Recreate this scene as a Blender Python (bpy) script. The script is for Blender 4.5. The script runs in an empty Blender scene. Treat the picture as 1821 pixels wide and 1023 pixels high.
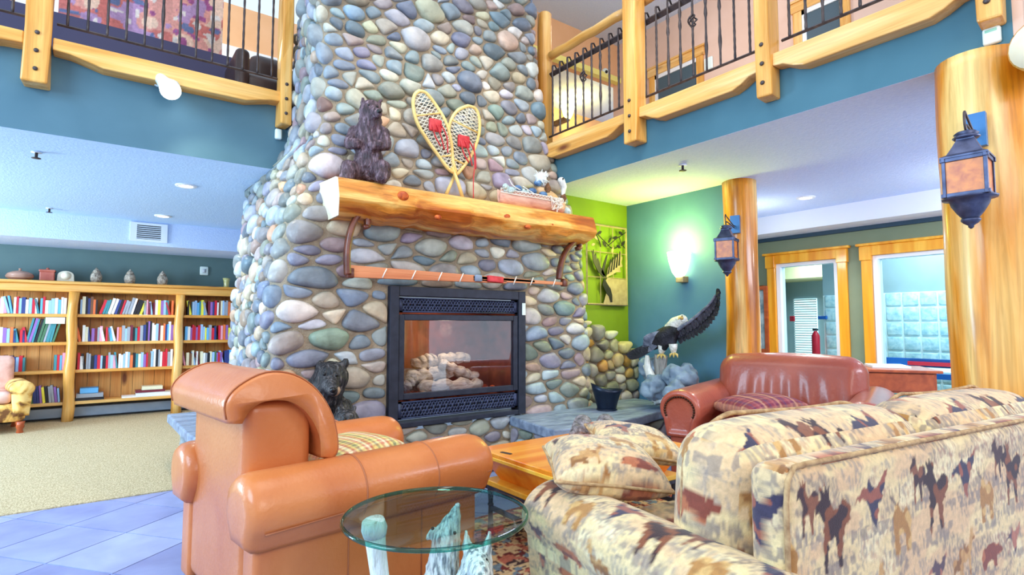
import bpy, bmesh, math, random
import numpy as np
from mathutils import Vector, Matrix
random.seed(7); RNG = np.random.RandomState(11)
SC = bpy.context.scene; COL = SC.collection
PI = math.pi
# ------------------------------------------------------------------ camera
H = 1.22; PSI = math.radians(36.6); TH = math.radians(3.85); F = 991.0
_s, _c, _st, _ct = math.sin(PSI), math.cos(PSI), math.sin(TH), math.cos(TH)
cd = bpy.data.cameras.new('camera'); cam = bpy.data.objects.new('camera', cd); COL.objects.link(cam)
cam.location = (0, 0, H); cam.rotation_euler = (PI/2+TH, 0, -PSI)
cd.sensor_width = 36; cd.lens = F/1821*36; cd.clip_start = .05; cd.clip_end = 200
SC.camera = cam
def hit(px, py, X=None, Y=None, Z=None, D=None):
    """a point of the place, measured in the photograph: the ray through a pixel met with a plane of the room"""
    a = px-910.5; b = 511.5-py
    r = (_s*_ct*F+_c*a-_s*_st*b, _c*_ct*F-_s*a-_c*_st*b, _st*F+_ct*b)
    t = X/r[0] if X is not None else Y/r[1] if Y is not None else (Z-H)/r[2] if Z is not None else D/F
    return Vector((r[0]*t, r[1]*t, r[2]*t+H))
# ------------------------------------------------------------------ materials
def lin(c):
    return tuple(((x/255)/12.92 if x/255 <= .04045 else ((x/255+.055)/1.055)**2.4) for x in c)+(1,)
MATS = {}
def mat(name, c1, c2=None, rough=.55, metal=0, scale=6, stretch=(1,1,1), bump=0, bscale=60, bstretch=(1,1,1), attr=False, knots=0,
        emit=0, coat=0, trans=0, ior=1.45, spec=.5, c3=None, pos=(.3,.7), alpha=1, sheen=0, vor=0, grain=0):
    m = bpy.data.materials.new(name); m.use_nodes = True; nt = m.node_tree; N = nt.nodes; L = nt.links
    b = N['Principled BSDF']; b.inputs['Roughness'].default_value = rough; b.inputs['Metallic'].default_value = metal
    b.inputs['Specular IOR Level'].default_value = spec; b.inputs['IOR'].default_value = ior
    b.inputs['Coat Weight'].default_value = coat; b.inputs['Coat Roughness'].default_value = .12
    b.inputs['Transmission Weight'].default_value = trans; b.inputs['Alpha'].default_value = alpha
    b.inputs['Sheen Weight'].default_value = sheen
    tc = N.new('ShaderNodeTexCoord')
    def mp(sv):
        n = N.new('ShaderNodeMapping'); n.inputs['Scale'].default_value = sv; L.new(tc.outputs['Object'], n.inputs['Vector']); return n.outputs[0]
    def noise(sc, sv, det=5, dist=0):
        n = N.new('ShaderNodeTexNoise'); n.inputs['Scale'].default_value = sc; n.inputs['Detail'].default_value = det
        n.inputs['Distortion'].default_value = dist; L.new(mp(sv), n.inputs['Vector']); return n.outputs['Fac']
    def mix(kind, fac, a, bb):
        n = N.new('ShaderNodeMix'); n.data_type = 'RGBA'; n.blend_type = kind
        for s, v in ((0, fac), (6, a), (7, bb)):
            if hasattr(v, 'is_linked'): L.new(v, n.inputs[s])
            else: n.inputs[s].default_value = v
        return n.outputs[2]
    out = lin(c1)
    if c2 is not None:
        r = N.new('ShaderNodeValToRGB'); e = r.color_ramp.elements
        e[0].position, e[1].position = pos; e[0].color = lin(c1); e[1].color = lin(c2)
        if c3 is not None:
            x = e.new((pos[0]+pos[1])/2); x.color = lin(c3)
        L.new(noise(scale, stretch, 6, .4), r.inputs[0]); out = r.outputs[0]
    if grain:
        g_ = N.new('ShaderNodeValToRGB'); g_.color_ramp.elements[0].color = (1-grain,1-grain*1.1,1-grain*1.3,1); g_.color_ramp.elements[0].position = .35; g_.color_ramp.elements[1].position = .6
        L.new(noise(scale*7, tuple(q*(1 if q > 1 else .45) for q in stretch), 6, .8), g_.inputs[0]); out = mix('MULTIPLY', 1.0, out, g_.outputs[0])
    if attr:
        a = N.new('ShaderNodeVertexColor'); a.layer_name = 'Col'
        out = mix('MULTIPLY', 1.0, a.outputs[0], out)
    if knots:
        v = N.new('ShaderNodeTexVoronoi'); v.inputs['Scale'].default_value = knots; v.inputs['Randomness'].default_value = 1
        ks = [1.0 if q > .5 else .33 for q in stretch] if min(stretch) < max(stretch) else (1,1,1)
        L.new(mp(ks), v.inputs['Vector'])
        r = N.new('ShaderNodeValToRGB'); r.color_ramp.elements[0].position = .06; r.color_ramp.elements[1].position = .13
        L.new(v.outputs['Distance'], r.inputs[0]); out = mix('MIX', r.outputs[0], lin((120,62,30)), out)
    if hasattr(out, 'is_linked'): L.new(out, b.inputs['Base Color'])
    else: b.inputs['Base Color'].default_value = out
    if emit:
        b.inputs['Emission Strength'].default_value = emit
        if hasattr(out, 'is_linked'): L.new(out, b.inputs['Emission Color'])
        else: b.inputs['Emission Color'].default_value = out
    if bump:
        n = N.new('ShaderNodeBump'); n.inputs['Strength'].default_value = bump; n.inputs['Distance'].default_value = .02
        if vor:
            v = N.new('ShaderNodeTexVoronoi'); v.inputs['Scale'].default_value = bscale; L.new(mp(bstretch), v.inputs['Vector']); L.new(v.outputs['Distance'], n.inputs['Height'])
        else: L.new(noise(bscale, bstretch, 4), n.inputs['Height'])
        L.new(n.outputs[0], b.inputs['Normal'])
    MATS[name] = m; return m
Zs, Xs, Ys = (5,5,.35), (.35,5,5), (5,.35,5)
PINE1, PINE2, PINE3 = (214,140,50), (250,205,130), (238,176,88)
pine_z = mat('pine_upright', PINE1, PINE2, .4, scale=2.2, stretch=Zs, c3=PINE3, knots=3, coat=.25, bump=.1, bscale=8, bstretch=Zs, grain=.16)
casing_m = mat('orange_casing_pine', (224,136,14), (252,192,66), .4, scale=2.2, stretch=Zs, c3=(238,162,34), coat=.25)
pine_x = mat('pine_along', PINE1, PINE2, .4, scale=2.2, stretch=Xs, c3=PINE3, knots=3, coat=.25, grain=.16)
pine_y = mat('pine_across', (216,150,66), (252,214,150), .4, scale=2.2, stretch=Ys, c3=(240,184,104), knots=3, coat=.25, grain=.16)
log_z = mat('peeled_log', (166,82,0), (250,208,128), .38, scale=1.3, stretch=(4.5,4.5,.5), c3=(226,140,22), pos=(.34,.66), knots=2.2, coat=.35, bump=.25, bscale=6, bstretch=(3,3,.6), grain=.26)
mantel_m = mat('mantel_log', (184,92,20), (252,208,120), .42, scale=2.2, stretch=(.6,4,4), c3=(232,152,58), pos=(.36,.64), coat=.25, bump=.3, bscale=7, bstretch=(.6,3,3), grain=.26)
cut_m = mat('cut_end_grain', (250,232,190), (255,246,220), .6, scale=9)
knot_m = mat('red_knot', (150,48,14), (226,112,40), .5, scale=30)
shelf_back = mat('shelf_boards', (222,140,62), (246,188,116), .5, scale=2.0, stretch=Zs, c3=(234,164,88), knots=3, grain=.16)
tbl_pine = mat('orange_pine', (236,124,22), (255,176,66), .3, scale=2.2, stretch=Xs, c3=(246,150,44), coat=.4)
tbl_pine2 = mat('yellow_pine_edge', (246,176,40), (255,208,90), .3, scale=2.2, stretch=Xs, coat=.4)
stone_m = mat('river_stone', (200,200,200), (255,255,255), .42, scale=9, attr=True, bump=.22, bscale=28, spec=.45)
mortar_m = mat('mortar', (140,124,104), (170,154,132), .9, scale=20, bump=.5, bscale=90)
slate_m = mat('hearth_slate', (100,114,138), (156,172,194), .45, scale=5, stretch=(1,3,3), bump=.4, bscale=20)
rock_m = mat('boulder', (92,112,134), (158,178,196), .6, scale=5, bump=.6, bscale=14)
iron = mat('wrought_iron', (58,52,56), (92,80,78), .45, metal=.5, scale=20)
black_metal = mat('black_firebox_metal', (36,40,54), (50,54,70), .5, metal=.3, scale=14)
grille_m = mat('pierced_grille', (50,56,82), (66,74,104), .45, metal=.4, scale=14)
dark_hole = mat('dark_recess', (8,10,22), None, .8)
firebrick = mat('firebox_lining', (84,34,22), (140,66,44), .8, scale=8)
ceramic_log = mat('ceramic_log_bark', (150,132,112), (226,212,190), .8, scale=7, stretch=(1,4,4), bump=.9, bscale=22, bstretch=(.5,2,2))
ember_m = mat('ember_bed', (110,28,8), (214,88,28), .8, scale=24, bump=.8, bscale=40)
def thin_glass(name, tint, fac, ior=1.45, rough=.01):
    m = bpy.data.materials.new(name); m.use_nodes = True; nt = m.node_tree; N = nt.nodes; L = nt.links; N.remove(N['Principled BSDF'])
    t = N.new('ShaderNodeBsdfTransparent'); t.inputs[0].default_value = lin(tint); g = N.new('ShaderNodeBsdfGlossy'); g.inputs['Roughness'].default_value = rough
    lw = N.new('ShaderNodeLayerWeight'); f = N.new('ShaderNodeMath'); f.operation = 'POWER'; L.new(lw.outputs['Facing'], f.inputs[0]); f.inputs[1].default_value = 4.5; a = N.new('ShaderNodeMath'); a.operation = 'ADD'; a.use_clamp = True; L.new(f.outputs[0], a.inputs[0]); a.inputs[1].default_value = fac
    x = N.new('ShaderNodeMixShader'); L.new(a.outputs[0], x.inputs[0]); L.new(t.outputs[0], x.inputs[1]); L.new(g.outputs[0], x.inputs[2]); L.new(x.outputs[0], N['Material Output'].inputs[0]); MATS[name] = m; return m
firebox_glass = thin_glass('firebox_glass', (250,250,255), .12)
pane_glass = thin_glass('window_pane', (238,250,252), .0, 1.3)
glass_edge = thin_glass('table_glass', (232,250,246), .03); glass_rim = thin_glass('green_glass_rim', (150,214,204), .06)
leather_tan = mat('tan_leather', (196,108,56), (214,130,74), .33, scale=3, bump=.10, bscale=55, coat=.12)
leather_red = mat('oxblood_leather', (150,70,56), (178,92,72), .3, scale=3, bump=.10, bscale=45, coat=.2)
stitch_m = mat('seam_thread', (176,104,66), None, .7)
nail_m = mat('brass_nail', (70,46,34), None, .35, metal=.7)
fabric_m = mat('lodge_print_fabric', (226,226,226), (255,255,255), .85, scale=60, attr=True, bump=.15, bscale=260, sheen=.2)
piping_m = mat('fabric_piping', (150,112,76), (206,170,122), .85, scale=40)
bear_m = mat('carved_bear_fur', (48,30,36), (146,122,134), .5, scale=24, stretch=(2,2,.6), c3=(86,64,74), bump=1.0, bscale=30, bstretch=(2.2,2.2,.5), pos=(.34,.72))
bear2_m = mat('dark_bear_fur', (20,20,26), (128,122,124), .42, scale=28, stretch=(2,2,.7), c3=(52,48,50), bump=1.0, bscale=40, bstretch=(2,2,.6), pos=(.34,.78))
snout_m = mat('bear_snout', (150,118,96), (206,184,160), .6, scale=14)
nose_m = mat('black_nose', (14,12,16), None, .3)
wolf_m = mat('white_resin_fur', (120,130,138), (250,252,250), .55, scale=26, stretch=(2.6,2.6,.7), bump=1.0, bscale=34, bstretch=(2.6,2.6,.6), pos=(.34,.56))
white_wood = mat('bleached_log', (206,206,200), (250,250,246), .7, scale=10, stretch=(3,3,.6), bump=.8, bscale=24, bstretch=(3,3,.6))
feather_m = mat('dark_feather', (8,8,14), (54,52,66), .5, scale=12, stretch=(1,1,1), bump=.5, bscale=60)
feather_lt = mat('grey_feather', (70,76,96), (150,156,176), .5, scale=14, bump=.5, bscale=60)
eagle_white = mat('white_head_feather', (206,206,196), (252,252,246), .6, scale=22, bump=.8, bscale=50)
beak_m = mat('beak_yellow', (220,190,110), None, .4)
drift_m = mat('grey_driftwood', (90,86,84), (190,186,178), .8, scale=9, stretch=(3,3,.6), bump=.8, bscale=26, bstretch=(3,3,.6))
ash_wood = mat('pale_ash_frame', (222,180,96), (248,224,150), .4, scale=5, coat=.2)
gut_m = mat('rawhide_lacing', (236,230,210), None, .6)
red_leather = mat('red_harness', (186,36,44), (224,70,76), .5, scale=20)
strap_m = mat('brown_strap', (84,34,20), (124,62,40), .4, scale=12, coat=.2)
plank_m = mat('reddish_plank', (196,112,70), (234,158,110), .5, scale=3, stretch=(.5,5,5))
bark_m = mat('birch_bark', (206,142,126), (240,196,172), .7, scale=8, stretch=(1,3,3))
twine_m = mat('pale_twine', (236,226,214), None, .8)
blue_stone = mat('blue_pebble', (50,84,130), (110,150,190), .4, scale=14)
moss_m = mat('pale_lichen', (170,196,200), (230,246,244), .9, scale=30, bump=1, bscale=60)
tuft_m = mat('white_tuft', (236,248,248), (255,255,255), .9, scale=30, bump=.8, bscale=90)
cone_m = mat('pine_cone', (110,70,44), (170,122,86), .8, scale=30, bump=1, bscale=60)
coal_m = mat('coal_bucket_metal', (16,26,44), (26,40,62), .3, metal=.4, scale=8)
wall_teal = mat('teal_paint', (66,112,130), (74,120,138), .7, scale=3)
wall_teal_l = mat('slate_teal_paint', (72,108,124), (80,116,132), .7, scale=3)
wall_back_m = mat('grey_green_paint', (92,118,120), (100,126,126), .7, scale=3)
wall_lime_lit = mat('lime_paint', (118,146,22), (126,156,30), .7, scale=3)  # the sconce's yellow-green light is put into this wall's base colour
wall_sconce_m = mat('blue_green_paint', (78,126,158), (86,134,166), .7, scale=3)
wall_olive = mat('olive_paint', (120,134,108), (128,142,116), .7, scale=3)
wall_peach = mat('peach_paint', (232,178,130), (238,186,140), .7, scale=3)
wall_lav = mat('warm_white_paint', (222,186,166), (230,196,178), .7, scale=3)
ceil_m = mat('white_ceiling', (198,216,250), (208,224,254), .85, scale=40, bump=.25, bscale=60)
white_trim = mat('white_trim', (236,240,246), None, .45)
white_plastic = mat('white_plastic', (232,244,240), None, .35)
carpet_m = mat('berber_carpet', (160,136,96), (224,204,164), .95, scale=70, stretch=(1.5,.7,1), bump=.5, bscale=160)
tile_grout = mat('tile_grout', (176,190,214), None, .6)
rug_m = mat('persian_rug', (206,170,120), (120,50,36), .95, scale=16, c3=(60,46,44), bump=.3, bscale=200, pos=(.36,.62))
lamp_on = mat('lit_lamp_glass', (255,255,246), None, .4, emit=9)
lamp_warm = mat('lit_sconce_glass', (252,255,170), None, .4, emit=9)
lamp_spot = mat('lit_downlight', (255,252,244), None, .4, emit=14)
amber_m = mat('amber_glass', (170,76,0), (222,128,24), .35, scale=22, coat=.15, emit=.12)
lantern_m = mat('lantern_metal', (54,58,84), (84,90,120), .4, metal=.5, scale=18)
grille_white = mat('vent_metal', (206,214,224), None, .5)
black_m = mat('black_sheet_steel', (20,18,20), (34,30,30), .5, scale=18)
taupe_m = mat('taupe_sheet_steel', (150,132,104), (176,158,128), .5, scale=18)
gb_m = mat('glass_block', (158,204,222), (224,246,252), .12, scale=16, bump=.3, bscale=22, coat=.5)
gb_joint = mat('glass_block_joint', (236,248,252), None, .5)
blind_m = mat('lit_window_blind', (226,250,255), None, .6, emit=1.3)
room_wall = mat('pale_blue_wall', (146,168,176), (156,178,186), .7, scale=3)
red_m = mat('red_enamel', (206,26,52), None, .4); blue_m = mat('blue_enamel', (24,92,176), None, .4)
heater_m = mat('heater_steel', (150,170,196), (166,184,208), .4, metal=.3, scale=6)
cherry_m = mat('cherry_cabinet', (150,64,30), (190,92,46), .35, scale=3, stretch=Ys, coat=.3)
plaid_m = None
# ------------------------------------------------------------------ mesh building
def frame_at(d, up=Vector((0,0,1))):
    d = Vector(d).normalized()
    if abs(d.dot(up)) > .98: up = Vector((1,0,0))
    a = up.cross(d).normalized(); return a, d.cross(a).normalized(), d
class MB:
    def __init__(s): s.v = []; s.f = []; s.c = []; s.col = None
    def add(s, vs, fs):
        o = len(s.v); s.v += [tuple(p) for p in vs]; s.f += [tuple(i+o for i in q) for q in fs]
        if s.col is not None: s.c += [s.col]*(len(s.v)-len(s.c))
        return s
    def box(s, lo, hi, M=None):
        p = [Vector((x,y,z)) for x in (lo[0],hi[0]) for y in (lo[1],hi[1]) for z in (lo[2],hi[2])]
        if M is not None: p = [M @ q for q in p]
        return s.add(p, [(0,1,3,2),(4,6,7,5),(0,4,5,1),(2,3,7,6),(0,2,6,4),(1,5,7,3)])
    def cbox(s, c, sz, rz=0, M=None):
        T = Matrix.Translation(c) @ (M.to_4x4() if M is not None else Matrix.Rotation(rz,4,'Z'))
        h = [q/2 for q in sz]; return s.box([-q for q in h], h, T)
    def tube(s, pts, r, n=8, closed=False, flat=1.0, cap=True):
        P = [Vector(p) for p in pts]; m = len(P); R = r if isinstance(r,(list,tuple)) else [r]*m
        vs, fs = [], []; up = None
        for i in range(m):
            d = (P[(i+1)%m]-P[i-1]) if closed else P[min(i+1,m-1)]-P[max(i-1,0)]
            d.normalize()
            if up is None: a, b, _ = frame_at(d)
            else:
                a = up-d*up.dot(d); a.normalize(); b = d.cross(a)
            up = a
            for k in range(n):
                t = 2*PI*k/n; vs.append(P[i]+a*math.cos(t)*R[i]+b*math.sin(t)*R[i]*flat)
        for i in range(m if closed else m-1):
            j = (i+1)%m
            for k in range(n): fs.append((i*n+k, i*n+(k+1)%n, j*n+(k+1)%n, j*n+k))
        if not closed and cap: fs += [tuple(range(n))[::-1], tuple((m-1)*n+k for k in range(n))]
        return s.add(vs, fs)
    def lathe(s, prof, c=(0,0,0), n=20, M=None, phase=0, cap=True):
        vs, fs = [], []
        for r, z in prof:
            for k in range(n):
                t = 2*PI*k/n+phase; p = Vector((r*math.cos(t), r*math.sin(t), z))
                if M is not None: p = M @ p
                vs.append(p+Vector(c))
        for i in range(len(prof)-1):
            for k in range(n): fs.append((i*n+k, i*n+(k+1)%n, (i+1)*n+(k+1)%n, (i+1)*n+k))
        if cap: fs += [tuple(range(n))[::-1], tuple((len(prof)-1)*n+k for k in range(n))]
        return s.add(vs, fs)
    def ell(s, c, r, n=16, m=10, M=None):
        r = (r,r,r) if not isinstance(r,(tuple,list)) else r
        vs, fs = [], []
        for i in range(1, m):
            a = PI*i/m
            for k in range(n):
                t = 2*PI*k/n; p = Vector((r[0]*math.sin(a)*math.cos(t), r[1]*math.sin(a)*math.sin(t), r[2]*math.cos(a)))
                vs.append((M @ p if M is not None else p)+Vector(c))
        top = Vector((0,0,r[2])); vs += [(M @ top if M is not None else top)+Vector(c), (M @ -top if M is not None else -top)+Vector(c)]
        for i in range(m-2):
            for k in range(n): fs.append((i*n+k, (i+1)*n+k, (i+1)*n+(k+1)%n, i*n+(k+1)%n))
        T = (m-1)*n
        for k in range(n): fs += [(T, k, (k+1)%n), (T+1, (m-2)*n+(k+1)%n, (m-2)*n+k)]
        return s.add(vs, fs)
    def prism(s, poly, A, B):
        """closed polygon of points A[i] extruded to B[i]"""
        n = len(A); vs = list(A)+list(B)
        return s.add(vs, [tuple(range(n))[::-1], tuple(range(n,2*n))]+[(i,(i+1)%n,n+(i+1)%n,n+i) for i in range(n)])
    def pris(s, poly, f, d0, d1):
        return s.prism(None, [f(p[0],p[1],d0) for p in poly], [f(p[0],p[1],d1) for p in poly])
    def sweep(s, prof, st, closed=True):
        """prof: (y,z) points; st: stations (x, scale, dy, dz) along x"""
        n = len(prof); cy = sum(p[0] for p in prof)/n; cz = sum(p[1] for p in prof)/n; vs, fs = [], []
        for x, k, dy, dz in st:
            for y, z in prof: vs.append((x, cy+(y-cy)*k+dy, cz+(z-cz)*k+dz))
        for i in range(len(st)-1):
            for j in range(n): fs.append((i*n+j, (i+1)*n+j, (i+1)*n+(j+1)%n, i*n+(j+1)%n))
        fs += [tuple(range(n)), tuple((len(st)-1)*n+j for j in range(n))[::-1]]
        return s.add(vs, fs)
    def grid(s, P):
        P = np.asarray(P); a, b = P.shape[:2]
        return s.add([tuple(q) for q in P.reshape(-1,3)], [(i*b+j, i*b+j+1, (i+1)*b+j+1, (i+1)*b+j) for i in range(a-1) for j in range(b-1)])
    def rbox(s, c, size, r, res=.03, M=None, fn=None):
        h = np.array(size)/2; r = min(r, min(h)*.999)
        for ax in range(3):
            o = [q for q in range(3) if q != ax]
            na, nb = [max(4, int(size[q]/res)+2) for q in o]
            for sg in (-1, 1):
                def sp(n, hh):
                    k = max(2, int(r*1.57/res)+1); e = np.linspace(-hh, -hh+r, k+1); m_ = np.linspace(-hh+r, hh-r, max(2, n-2*k))
                    return np.concatenate([e[:-1], m_, -e[::-1][1:]])
                ua, ub = sp(na, h[o[0]]), sp(nb, h[o[1]])
                A, B = np.meshgrid(ua, ub, indexing='ij'); P = np.zeros(A.shape+(3,))
                P[...,ax] = sg*h[ax]; P[...,o[0]] = A; P[...,o[1]] = B
                inn = np.clip(P, -h+r, h-r); d = P-inn; ln = np.linalg.norm(d, axis=2, keepdims=True); P = inn+d/np.maximum(ln,1e-9)*r
                if fn is not None: P = fn(P, h)
                if M is not None: P = P @ np.array(M.to_3x3()).T
                P = P+np.array(c)
                flip = (sg > 0) == (ax == 1)
                s.grid(P[:, ::-1] if flip else P)
        return s
def build(name, mb, m, parent=None, smooth=True, merge=True, bevel=0, paint=None, sub=0, auto=None, local=False):
    me = bpy.data.meshes.new(name); me.from_pydata(mb.v, [], mb.f); 
    if mb.c:
        ca = me.color_attributes.new('Col', 'FLOAT_COLOR', 'POINT')
        ca.data.foreach_set('color', np.array([lin(q) for q in mb.c], dtype=np.float32).ravel())
    if merge and not mb.c:
        b = bmesh.new(); b.from_mesh(me); bmesh.ops.remove_doubles(b, verts=b.verts, dist=1e-5); bmesh.ops.recalc_face_normals(b, faces=b.faces); b.to_mesh(me); b.free()
    me.materials.append(m)
    if smooth: me.shade_smooth()
    o = bpy.data.objects.new(name, me); COL.objects.link(o)
    if paint is not None:
        n = len(me.vertices); co = np.empty(n*3, np.float32); no = np.empty(n*3, np.float32)
        me.vertices.foreach_get('co', co); me.vertices.foreach_get('normal', no)
        c = paint(co.reshape(-1,3), no.reshape(-1,3))
        ca = me.color_attributes.new('Col', 'FLOAT_COLOR', 'POINT'); a = np.ones((n,4), np.float32); a[:,:3] = c; ca.data.foreach_set('color', a.ravel())
    if smooth and auto is not None:
        me.set_sharp_from_angle(angle=math.radians(auto))
    if bevel:
        q = o.modifiers.new('bevel','BEVEL'); q.width = bevel; q.segments = 2; q.limit_method = 'ANGLE'; q.angle_limit = math.radians(40)
    if sub:
        q = o.modifiers.new('sub','SUBSURF'); q.levels = q.render_levels = sub
    if parent is not None:
        o.parent = parent
        if not local: o.matrix_parent_inverse = basis(parent).inverted()
    return o
def basis(o):
    m = Matrix.LocRotScale(o.location, o.rotation_euler, o.scale)
    return (basis(o.parent) @ o.matrix_parent_inverse @ m) if o.parent else m
def tag(o, label, cat, group=None, kind=None):
    if label: o['label'] = label
    if cat: o['category'] = cat
    if group: o['group'] = group
    if kind: o['kind'] = kind
    return o
def thing(name, label, cat, loc=(0,0,0), rz=0, group=None):
    o = bpy.data.objects.new(name, None); o.empty_display_size = .1; COL.objects.link(o)
    o.location = loc; o.rotation_euler = (0,0,rz); return tag(o, label, cat, group)
def struct(name, mb, m, **k):
    o = build(name, mb, m, smooth=k.pop('smooth', False), **k); o['kind'] = 'structure'; return o
def bx(lo, hi): return MB().box(lo, hi)
def organic(name, balls, m, parent, vox=.012, smooth=4, local=True, disp=0, dsz=.05):
    mb = MB()
    for q in balls:
        if len(q) == 4:
            p0, r0, p1, r1 = q; p0, p1 = Vector(p0), Vector(p1); L = (p1-p0).length; k = max(2, int(L/(.45*min(r0,r1)))+1)
            for i in range(k+1):
                t = i/k; mb.ell(p0.lerp(p1,t), r0+(r1-r0)*t, 12, 8)
        elif len(q) == 3: mb.ell(q[0], q[1], 16, 10, M=q[2])
        else: mb.ell(q[0], q[1], 16, 10)
    o = build(name, mb, m, parent, merge=False, local=local)
    r = o.modifiers.new('remesh','REMESH'); r.mode = 'VOXEL'; r.voxel_size = vox; r.use_smooth_shade = True
    q = o.modifiers.new('smooth','SMOOTH'); q.factor = .5; q.iterations = smooth
    if disp:
        t = bpy.data.textures.new(name+'_relief','CLOUDS'); t.noise_scale = dsz; t.noise_depth = 2
        d = o.modifiers.new('relief','DISPLACE'); d.texture = t; d.strength = disp; d.mid_level = .5
    return o
def copy_tree(o, parent=None):
    c = o.copy(); COL.objects.link(c)
    if parent: c.parent = parent
    for ch in list(o.children): copy_tree(ch, c)
    return c
def light(name, kind, loc, energy, color=(1,1,1), size=.1, target=None, size_y=None, spot=None, blend=.5):
    l = bpy.data.lights.new(name, kind); l.energy = energy; l.color = color
    if kind == 'AREA':
        l.size = size
        if size_y: l.shape = 'RECTANGLE'; l.size_y = size_y
    elif kind != 'SUN': l.shadow_soft_size = size
    if spot: l.spot_size = math.radians(spot); l.spot_blend = blend
    o = bpy.data.objects.new(name, l); COL.objects.link(o); o.location = loc
    if target is not None: o.rotation_euler = (Vector(target)-Vector(loc)).to_track_quat('-Z','Y').to_euler()
    return o
# smooth value noise for painted patterns
_tab = RNG.rand(64,64)
def vnoise(u, v):
    i = np.floor(u).astype(int); j = np.floor(v).astype(int); a = u-i; b = v-j; a = a*a*(3-2*a); b = b*b*(3-2*b)
    g = lambda p, q: _tab[p % 64, q % 64]
    return (g(i,j)*(1-a)+g(i+1,j)*a)*(1-b)+(g(i,j+1)*(1-a)+g(i+1,j+1)*a)*b
def inpoly(u, v, P):
    r = np.zeros(u.shape, bool); n = len(P)
    for k in range(n):
        x1, y1 = P[k]; x2, y2 = P[(k+1)%n]
        if y1 == y2: continue
        c = ((y1 > v) != (y2 > v)) & (u < (x2-x1)*(v-y1)/(y2-y1)+x1); r ^= c
    return r
# ================================================================== the stone fireplace
def tab(T):
    x = [p[0] for p in T]; y = [p[1] for p in T]
    return lambda v: float(np.interp(v, x, y))
Lz = tab([(0,.9),(1,.915),(1.5,.93),(1.9,1.03),(2.3,1.15),(2.55,1.19),(3.05,1.25),(3.65,1.22),(4.9,1.2)])
Rz = tab([(0,3.86),(1,3.86),(1.32,3.83),(1.98,3.77),(2.5,3.56),(2.96,3.41),(3.5,3.33),(4.9,3.32)])
Fz = tab([(0,3.9),(2.4,3.9),(3,3.99),(4.9,4.14)])
Bx = tab([(0,1.05),(1.4,1.06),(2.2,1.11),(2.52,1.14),(2.56,1.2),(2.9,1.30),(3.8,1.34),(4.15,1.44),(4.9,1.5)])
By = tab([(0,6.0),(2.52,6.0),(2.56,5.05),(4.9,5.05)])
US = [-2.6,-2.1,0,2.75,3.4]
def S_raw(u, v):
    L, R, f = Lz(v), Rz(v), Fz(v); bx_, by_ = Bx(v), By(v)
    P = [(bx_+.5,by_),(bx_,by_),(L,f),(R,f),(R+.05,f+.65)]
    return float(np.interp(u, US, [p[0] for p in P])), float(np.interp(u, US, [p[1] for p in P]))
def S_stack(u, v):
    q = [S_raw(min(max(u+d,US[0]),US[-1]), v) for d in (-.12,-.06,0,.06,.12)]
    return Vector((sum(p[0] for p in q)/5, sum(p[1] for p in q)/5, v))
def flatS(o, du):
    o = Vector(o); du = Vector(du).normalized()
    return lambda u, v: o+du*u+Vector((0,0,v))
PAL = [(150,164,178),(166,176,184),(134,146,160),(170,170,160),(190,184,170),(212,200,176),(206,180,158),(186,164,164),(156,152,170),(222,218,208),
       (140,150,154),(162,172,164),(202,204,206),(180,190,200),(160,138,130),(226,206,176),(212,172,136)]
PALW = [3,3,3,3,2,2,1.4,1.8,2,1.8,2,2,2,3,.9,.9,.5]
PAL2 = [(206,196,164),(222,214,190),(190,184,160),(176,170,150),(214,190,140),(166,160,150),(200,150,80)]
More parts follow.
